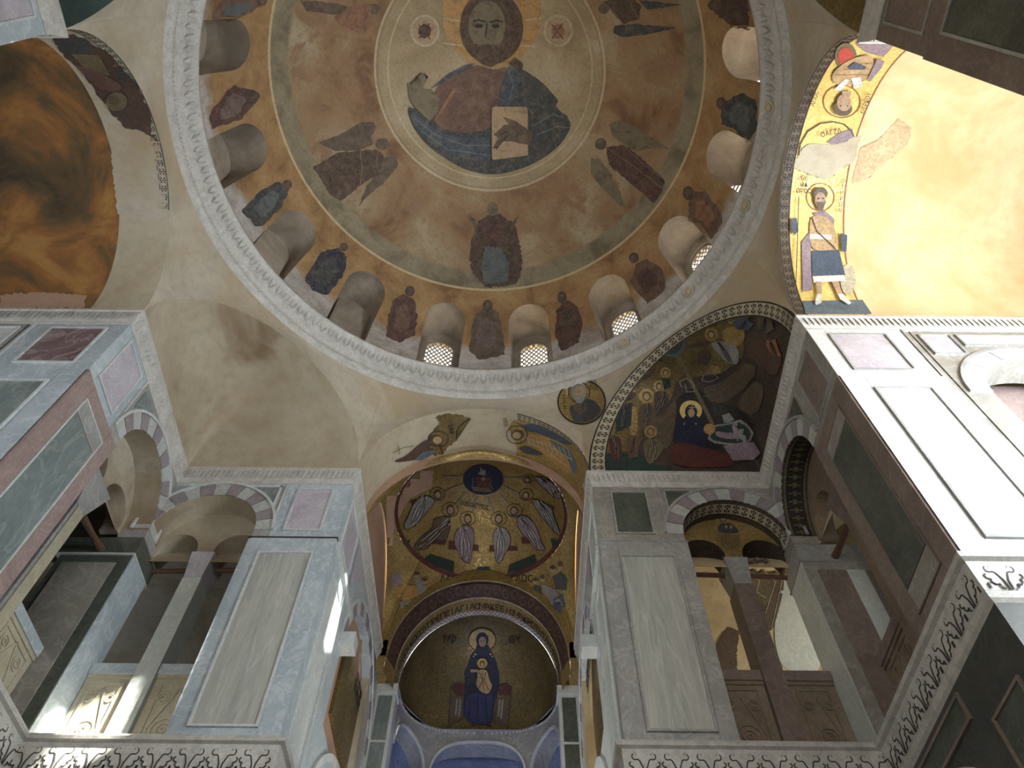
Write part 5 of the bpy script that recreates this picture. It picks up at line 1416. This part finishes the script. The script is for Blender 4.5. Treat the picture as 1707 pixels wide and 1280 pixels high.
# scroll band, inscription and lozenge border of the apse arch
def scr(u, v, l): return lifted((-(1.66 - .13 * v) * math.cos(PI * u), 11.45 + .42 * v, 9.05 + (1.86 - .10 * v) * math.sin(PI * u)), (0, 11.4, 9.4), l)
t = thing('ornament_band', scr(.5, .5, 0), 'dark red mosaic band of pale curling scrolls over the apse inscription', 'mosaic')
mb = MB()
for i in range(26):
    pts = [((i + .5 + .42 * math.cos(a) * (1 - a / 9)) / 26, .5 + .36 * (1 if i % 2 else -1) * math.sin(a) * (1 - a / 9)) for a in [k * .6 for k in range(11)]]
    for q in stroke([(p[0] * 26, p[1]) for p in pts], .07):
        mb.quad(*[scr(x / 26, min(1, max(0, y)), .008) for x, y in q])
obj('scrolls', mb, 'p_olive', t, kind='stuff')
mb = MB()
for v0, v1 in ((0, .05), (.93, 1)): mb.grid(lambda u, v: scr(u, v0 + (v1 - v0) * v, .01), 60, 1)
obj('edge_line', mb, 'p_pale', t)
def ins(u, v, l): return lifted((-(1.53 - .03 * v) * math.cos(PI * u), 11.87 + .43 * v, 9.05 + (1.76 - .06 * v) * math.sin(PI * u)), (0, 11.6, 9.3), l)
t = thing('inscription_band', ins(.5, .5, 0), 'gold band with a Greek capital inscription round the apse arch', 'mosaic')
TXT = '+ΤΩΟΙΚΩCΟΥΠΡΕΠΕΙΑΓΙΑCΜΑΚΕΕΙCΜΑΚΡΟΤΗΤΑΗΜΕΡΩΝ'
for i, ch in enumerate(TXT):
    uc = .03 + .94 * (i + .5) / len(TXT)
    letters(ch, lambda x, y, uc=uc: ins(uc + x / 5.3, .62 - y / .43, .012), .20, 'letter', 'p_ink', t)
mb = MB(); mb.grid(lambda u, v: ins(u, .70 + .30 * v, .005), 60, 1); obj('lozenge_ground', mb, 'p_lilac', t)
mb = MB(); N_ = 54
for i in range(N_):
    for ph in (0, 1):
        a, b_ = i / N_, (i + 1) / N_
        va, vb = (.74, .96) if (i + ph) % 2 else (.96, .74)
        mb.quad(ins(a, va - .03, .01), ins(b_, vb - .03, .01), ins(b_, vb + .03, .01), ins(a, va + .03, .01))
obj('lozenges', mb, 'p_white', t, kind='stuff')

# ---- apse conch
TA = (620, 980, 4.267)
tv = mural('mosaic_throne', 'jewelled throne with red cushion behind the seated woman in the apse', 'mosaic', BC_, TA, [
    ('cushion', 'p_maroon', [[(560, 712), (600, 675), (665, 685), (665, 775), (600, 765)], [(900, 690), (960, 680), (992, 705), (985, 765), (900, 765)]]),
    ('front', 'p_bark', [[(560, 760), (665, 780), (650, 930), (540, 990), (545, 800)], [(890, 780), (985, 770), (965, 1000), (860, 960)]]),
    ('colonnettes', 'p_grey', [[(598, 790), (612, 795), (600, 910), (588, 905)], [(622, 795), (636, 800), (625, 920), (612, 915)], [(905, 795), (918, 795), (905, 920), (892, 915)], [(925, 795), (938, 795), (925, 935), (912, 930)]]),
    ('edges', 'p_ink', outline([(560, 705), (600, 672), (665, 682), (650, 930), (540, 990)], 5) + outline([(900, 686), (960, 676), (994, 705), (965, 1010), (870, 970)], 5))])
tv = mural('mosaic_woman', 'tall seated woman in deep blue with a fine haloed head in the apse', 'mosaic', BC_, TA, [
    ('robe', 'p_navy', [[(740, 432), (705, 470), (675, 560), (652, 600), (662, 690), (640, 900), (700, 975), (860, 985), (872, 830), (912, 700), (905, 590), (872, 480), (832, 432)]]),
    ('skirt', 'p_royal', [[(670, 780), (740, 740), (800, 760), (860, 740), (855, 830), (850, 975), (700, 970), (650, 910)]]),
    ('skirt_folds', 'p_navy', stroke([(700, 780), (690, 940)], 10) + stroke([(750, 780), (750, 960)], 10) + stroke([(810, 780), (820, 960)], 10)),
    ('halo', 'gold', [ell(785, 365, 96, 82, 32)]), ('halo_line', 'p_ink', outline(ell(785, 365, 98, 84, 32), 6)), ('hood', 'p_navy', [ell(785, 362, 46, 54), [(745, 400), (830, 400), (850, 450), (730, 450)]]), ('face', 'p_flesh', [ell(787, 378, 27, 38)]),
    ('features', 'p_ink', [ell(777, 372, 6, 3), ell(798, 372, 6, 3)] + stroke([(787, 378), (786, 395)], 3) + stroke([(779, 404), (795, 404)], 3)), ('stars', 'p_pale', [ell(735, 470, 7), ell(845, 468, 7), ell(722, 485, 5), ell(858, 485, 5)]), ('shoes', 'p_maroon', [ell(725, 980, 22, 12), ell(835, 990, 22, 12)])], lift=.022)
mural('mosaic_child', 'child in gold robe held in front of the blue robed woman in the apse', 'mosaic', BC_, TA, [
    ('halo', 'p_gold', [ell(785, 535, 38, 38)]), ('halo_line', 'p_ink', outline(ell(785, 535, 39, 39), 4)), ('robe', 'p_tan', [[(752, 582), (820, 580), (836, 660), (862, 700), (825, 765), (770, 742), (738, 690), (752, 640)]]),
    ('folds', 'p_umber', stroke([(765, 600), (790, 660), (760, 720)], 6) + stroke([(810, 600), (800, 660), (830, 730)], 6) + stroke([(785, 590), (792, 680), (800, 740)], 5)), ('arm', 'p_flesh', [[(700, 578), (755, 580), (755, 600), (702, 602)]]), ('head', 'p_umber', [ell(786, 538, 19, 23)]), ('face', 'p_flesh', [ell(786, 543, 13, 16)])], lift=.05)
px_letters('ΜΡ', 747, 1070, 17, -.15, BC_, 'letters', 'p_ink', tv, .05, .9)
px_letters('ΘΥ', 861, 1070, 17, .15, BC_, 'letters', 'p_ink', tv, .05, .9)

# ---- right arm: gold vault strip with two soldiers
T3 = (1107, 0, 2.845)
gz = thing('mosaic_ground', (5.0, YC, 11.05), 'bright gold mosaic strip along the right arm vault behind the two soldiers', 'mosaic')
mb = MB(); mb.grid(lambda u, v: lifted((A + .16 + .78 * v, YC - hN * math.cos(PI * u), ZS + H_ARCH * math.sin(PI * u)), (5, YC, 9.3), .004), 50, 4); obj('gold_field', mb, 'bright_gold', gz)
mb = MB(); mb.grid(lambda u, v: lifted((A + .94 + .025 * v, YC - hN * math.cos(PI * u), ZS + H_ARCH * math.sin(PI * u)), (5, YC, 9.3), .006), 50, 1); obj('edge_line', mb, 'p_rust', gz)
ts = mural('mosaic_soldier', 'upright haloed soldier with sword and blue skirt in the right arm vault', 'mosaic', BSA, T3, [
    ('green_ground', 'p_slate', [[(655, 1430), (940, 1425), (985, 1492), (670, 1492)]]), ('halo_line', 'p_rust', outline(ell(740, 935, 66, 66), 4)),
    ('shield', 'p_pale', [ell(870, 1330, 36, 75)]), ('cape', 'p_lilac', [[(650, 1150), (690, 1100), (700, 1380), (655, 1390)], [(700, 1010), (760, 1000), (805, 1040), (800, 1085), (760, 1070)]]),
    ('cuirass', 'p_tan', [[(690, 1020), (780, 1030), (815, 1110), (820, 1190), (700, 1195), (685, 1120)]]), ('sash', 'p_white', [[(688, 1112), (790, 1118), (790, 1140), (688, 1135)]]), ('strap', 'p_umber', stroke([(695, 1030), (720, 1100), (800, 1175), (830, 1215)], 6)),
    ('skirt', 'p_blue', [[(695, 1195), (825, 1190), (855, 1315), (790, 1325), (700, 1320)]]), ('hem', 'p_white', [[(700, 1318), (850, 1312), (855, 1340), (705, 1350)]]), ('legs', 'p_flesh', [[(715, 1345), (745, 1345), (742, 1410), (722, 1410)], [(790, 1345), (820, 1345), (840, 1405), (820, 1410)]]),
    ('boots', 'p_white', [[(722, 1405), (742, 1405), (742, 1450), (715, 1460), (712, 1445)], [(818, 1405), (840, 1405), (885, 1450), (870, 1458), (830, 1430)]]), ('sleeve', 'p_blue', [[(830, 1110), (862, 1120), (858, 1200), (835, 1200)], [(598, 1040), (622, 1035), (632, 1100), (612, 1120), (596, 1090)]]),
    ('spear', 'p_umber', stroke([(632, 930), (618, 1400)], 4)), ('hair', 'p_bark', [ell(735, 918, 34, 32)]), ('face', 'p_flesh', [ell(734, 950, 27, 38)]), ('beard', 'p_bark', [[(712, 960), (758, 960), (745, 1000), (726, 1000)]]), ('eyes', 'p_ink', [ell(724, 942, 4, 3), ell(746, 942, 4, 3)])], lift=.014)
px_letters('ΘΕ\nΟΔ\nΩΡΟC', 1338, 300, 11, -.05, BSA, 'letters', 'p_umber', ts, .06, .8)
px_letters('Ο\nΤ\nΗ\nΡ\nΩ\nΝ', 1402, 305, 10, -.1, BSA, 'letters', 'p_umber', ts, .06, .8)
ts = mural('mosaic_soldier', 'upside-down haloed soldier with a red shield at the top of the right arm vault', 'mosaic', BSA, T3, [
    ('halo_line', 'p_rust', outline(ell(842, 478, 88, 78), 5)), ('shield', 'p_olive', [ell(862, 262, 52, 66)]), ('shield_face', 'p_red', [ell(862, 266, 38, 50)]),
    ('skirt', 'p_lilac', [[(930, 172), (1110, 185), (1040, 262), (960, 240), (920, 205)]]), ('cuirass', 'p_tan', [[(795, 335), (880, 270), (980, 245), (1000, 300), (960, 370), (900, 395), (800, 395)]]),
    ('scales', 'p_rust', stroke([(810, 345), (980, 345)], 4) + stroke([(850, 320), (985, 318)], 4) + stroke([(880, 295), (985, 290)], 4)), ('bands', 'p_white', [[(805, 415), (855, 365), (880, 370), (835, 425)], [(885, 360), (930, 355), (940, 400), (900, 410)]]),
    ('belt', 'p_blue', [[(870, 305), (905, 280), (960, 305), (950, 318), (880, 318)]]), ('sleeve', 'p_lilac', [[(960, 370), (1010, 265), (1045, 275), (1030, 310), (975, 375)]]), ('neck', 'p_flesh', [[(840, 420), (885, 420), (880, 450), (845, 450)]]), ('hair', 'p_bark', [ell(843, 505, 46, 36)]), ('face', 'p_flesh', [ell(850, 475, 34, 42)]), ('eyes', 'p_ink', [ell(832, 490, 4, 3), ell(866, 490, 4, 3)])], lift=.014)
px_letters('ΑΓΙΟC', 1360, 160, 10, 1.25, BSA, 'letters', 'p_umber', ts, .06, .9)
px_letters('ΜΕΡΚΟΥ', 1445, 168, 10, 1.25, BSA, 'letters', 'p_umber', ts, .06, .9)
ts = mural('mosaic_roundel', 'broken roundel with a scrap of bust between the two soldiers', 'mosaic', BSA, T3, [
    ('bare_plaster', 'arch_plaster', [rough_edge([(640, 722), (680, 682), (790, 682), (860, 655), (930, 642), (905, 760), (830, 802), (780, 852), (700, 832), (608, 792)], 5)]),
    ('bust', 'p_lilac', [rough_edge([(768, 672), (830, 630), (892, 606), (897, 648), (850, 672), (800, 684)], 3)]), ('rim', 'p_umber', stroke([(637, 735), (645, 680), (680, 620), (740, 582), (800, 574), (850, 585), (885, 615), (898, 645)], 6))], lift=.014)
px_letters('ΟΑΓΖΑ', 1384, 222, 12, .25, BSA, 'letters', 'p_umber', ts, .06, .9)
patch('plaster_repair', [rough_edge([(930, 700), (990, 690), (1110, 560), (1170, 600), (1160, 680), (1060, 760), (960, 850), (890, 870)], 3)], BSA, 'p_peach', .006, None, tr=T3, kind='stuff', label='orange repair on the yellow vault of the right arm')

# ---- left arm: remains of painting
mural('painting_fragment', 'dark fresco fragment with a red draped figure at the crown of the left arm arch', 'painting', BNA, T0, [
    ('ground', 'p_umber', [rough_edge([(85, 62), (125, 58), (180, 88), (228, 140), (262, 205), (270, 238), (235, 218), (205, 210), (175, 172), (140, 120), (100, 85)], 3)]),
    ('dark_drapery', 'p_dusk', [[(88, 64), (140, 62), (158, 85), (105, 88)], [(195, 112), (222, 125), (228, 142), (200, 135)]]), ('green_field', 'p_olive', [[(118, 88), (165, 90), (185, 125), (150, 122)]]),
    ('red_drapery', 'p_redbrown', [[(125, 105), (150, 112), (205, 138), (200, 152), (172, 150), (145, 130)]]), ('halo', 'p_olive', [ell(195, 168, 18, 16)]), ('head', 'p_bark', [ell(190, 165, 10, 9)])])
patch('plaster_repair', [rough_edge([(182, 205), (240, 212), (276, 242), (286, 330), (288, 362), (240, 368), (196, 356), (190, 300)], 2)], BNA, 'nave_plaster', .006, None, kind='stuff', label='pale plaster repair on the left arm vault')
patch('plaster_repair', [rough_edge([(0, 492), (60, 488), (145, 492), (140, 514), (0, 514)], 2)], BNA, 'pink_plaster', .006, None, kind='stuff', label='pinkish plaster patch above the left cornice')

# ---- right gallery lunette
lo = lun_r = bpy.data.objects['wall_south_lunette.001']
BL = surf(lo); TL = (1120, 820, 4.128)
mural('mosaic_bust', 'small haloed bust in dark robe between the two little arches of the right gallery', 'mosaic', BL, TL, [
    ('robe', 'p_dusk', [[(318, 245), (345, 212), (400, 212), (450, 255), (470, 288), (320, 284)]]), ('halo', 'p_ochre', [ell(355, 172, 52, 48)]), ('hair', 'p_umber', [ell(352, 172, 32, 40)]), ('face', 'p_flesh', [ell(352, 178, 22, 28)]), ('hands', 'p_flesh', [ell(372, 248, 9, 13), ell(405, 248, 9, 13)]),
    ('ornament', 'p_olive', sum([outline(ell(350 + 32 * i, 310 + 26 * j, 13, 10, 8), 4) for i in range(4) for j in range(4)], []))])
BG = surf(bpy.data.objects['wall_south_gallery'], bpy.data.objects['ceiling_gallery'])
mural('ornament_band', 'carved and painted band on the vault seen behind the dark colonnette of the right gallery', 'mosaic', BG, TL, [
    ('marble_field', 'pale_marble', [[(760, 600), (835, 540), (930, 820), (1060, 1245), (760, 1245), (690, 970)]]),
    ('band', 'p_bark', [[(505, 425), (620, 440), (772, 585), (765, 680), (690, 965), (640, 930), (545, 730), (500, 560)]]),
    ('inner_field', 'p_olive', [[(510, 520), (600, 555), (700, 640), (650, 790), (560, 720), (520, 620)]]),
    ('lines', 'p_pale', stroke([(515, 470), (620, 520), (710, 610), (640, 830)], 6) + stroke([(545, 450), (680, 500), (755, 600), (680, 940)], 5) + stroke([(540, 560), (600, 600), (580, 680), (640, 720)], 5)),
    ('stain', 'p_bark', [rough_edge([(290, 1230), (280, 1120), (330, 1000), (400, 930), (460, 950), (440, 1100), (445, 1230)], 5)])], lift=.02)
# meander borders on the sanctuary side lunettes
def meander(side, y0, y1, z, w, label, lunette):
    x = side * (C2 + .14) - side * .058
    t = thing('meander_border', (x, (y0 + y1) / 2, z), label, 'mosaic')
    mb = MB(); n = int((y1 - y0) / w)
    unit = [((0, 0), (.85, 0)), ((.85, 0), (.85, .8)), ((.85, .8), (.25, .8)), ((.25, .8), (.25, .35)), ((.25, .35), (.55, .35)), ((0, 0), (0, 1)), ((0, 1), (1, 1))]
    for i in range(n):
        for (a, b_), (c, d) in unit:
            ya, yb = sorted((y0 + (i + a) * w, y0 + (i + c) * w)); za, zb = sorted((z + b_ * .3, z + d * .3))
            mb.box(*sorted((x, x - side * .004)), ya - .012, yb + .012, za - .012, zb + .012)
    obj('key_pattern', mb, 'p_ink', t)
mb = MB()
meander(1, 9.2, 11.6, 8.15, .24, 'dark key pattern border on the gold strip inside the right sanctuary arch', None)
meander(-1, 10.6, 11.5, 7.75, .24, 'fragment of key pattern border inside the left sanctuary arch', None)
for sx_, nm_ in ((-1, 'NORTH'),):
    pass
fr = MB(); F_ = Face(-(C2 + .14), 0, 0, 1, 1, 0)
fbox(fr, F_, 9.6, 11.2, 6.6, 7.9, -.01, .056)
fo = obj('mosaic_ground', fr, 'dark_gold'); fo['label'] = 'patch of gold mosaic inside the left sanctuary arch'; fo['category'] = 'mosaic'
# carved frame seen through the right side opening
cf = thing('carved_frame', (8.2, 8.6, 5.4), 'pale stepped stone window frame glimpsed through the right side opening', 'frame')
for i in range(5):
    k = i * .09
    frame_strip(Face(0, 7.77, 1, 0, 0, -1), 5.95 + k, 7.35 - k, 5.0 + k, 7.3 - k, .03, 0, .05 - .006 * i, cf, 'yellow_stone' if i % 2 else 'pale_green_marble')

# ------------------------------------------------------------------ finish
for o in list(bpy.data.objects):
    if o.name.startswith('letters_tmp') or o.name.startswith('cutter'): bpy.data.objects.remove(o)
GROUPS = {'painted_prophet': 'standing figures between the dome windows', 'painted_angel': 'winged figures in the dome', 'mosaic_apostle': 'seated figures in the sanctuary dome',
          'painted_roundel': 'roundels beside the giant head', 'mosaic_king': 'gift bearers of the cave scene', 'mosaic_shepherd': 'shepherds of the cave scene', 'mosaic_soldier': 'soldiers in the right arm vault',
          'colonnette': 'colonnettes of the gallery openings', 'tie_beam': 'wooden tie beams of the galleries', 'parapet': 'carved gallery parapets', 'ornament_band': 'mosaic ornament borders',
          'mosaic_angel': 'mosaic angels', 'mosaic_crowd': 'crowds under the sanctuary dome', 'meander_border': 'key pattern borders'}
for o in bpy.data.objects:
    if o.parent is None and o.get('category'):
        k = o.name.split('.')[0]
        if k in GROUPS: o['group'] = GROUPS[k]
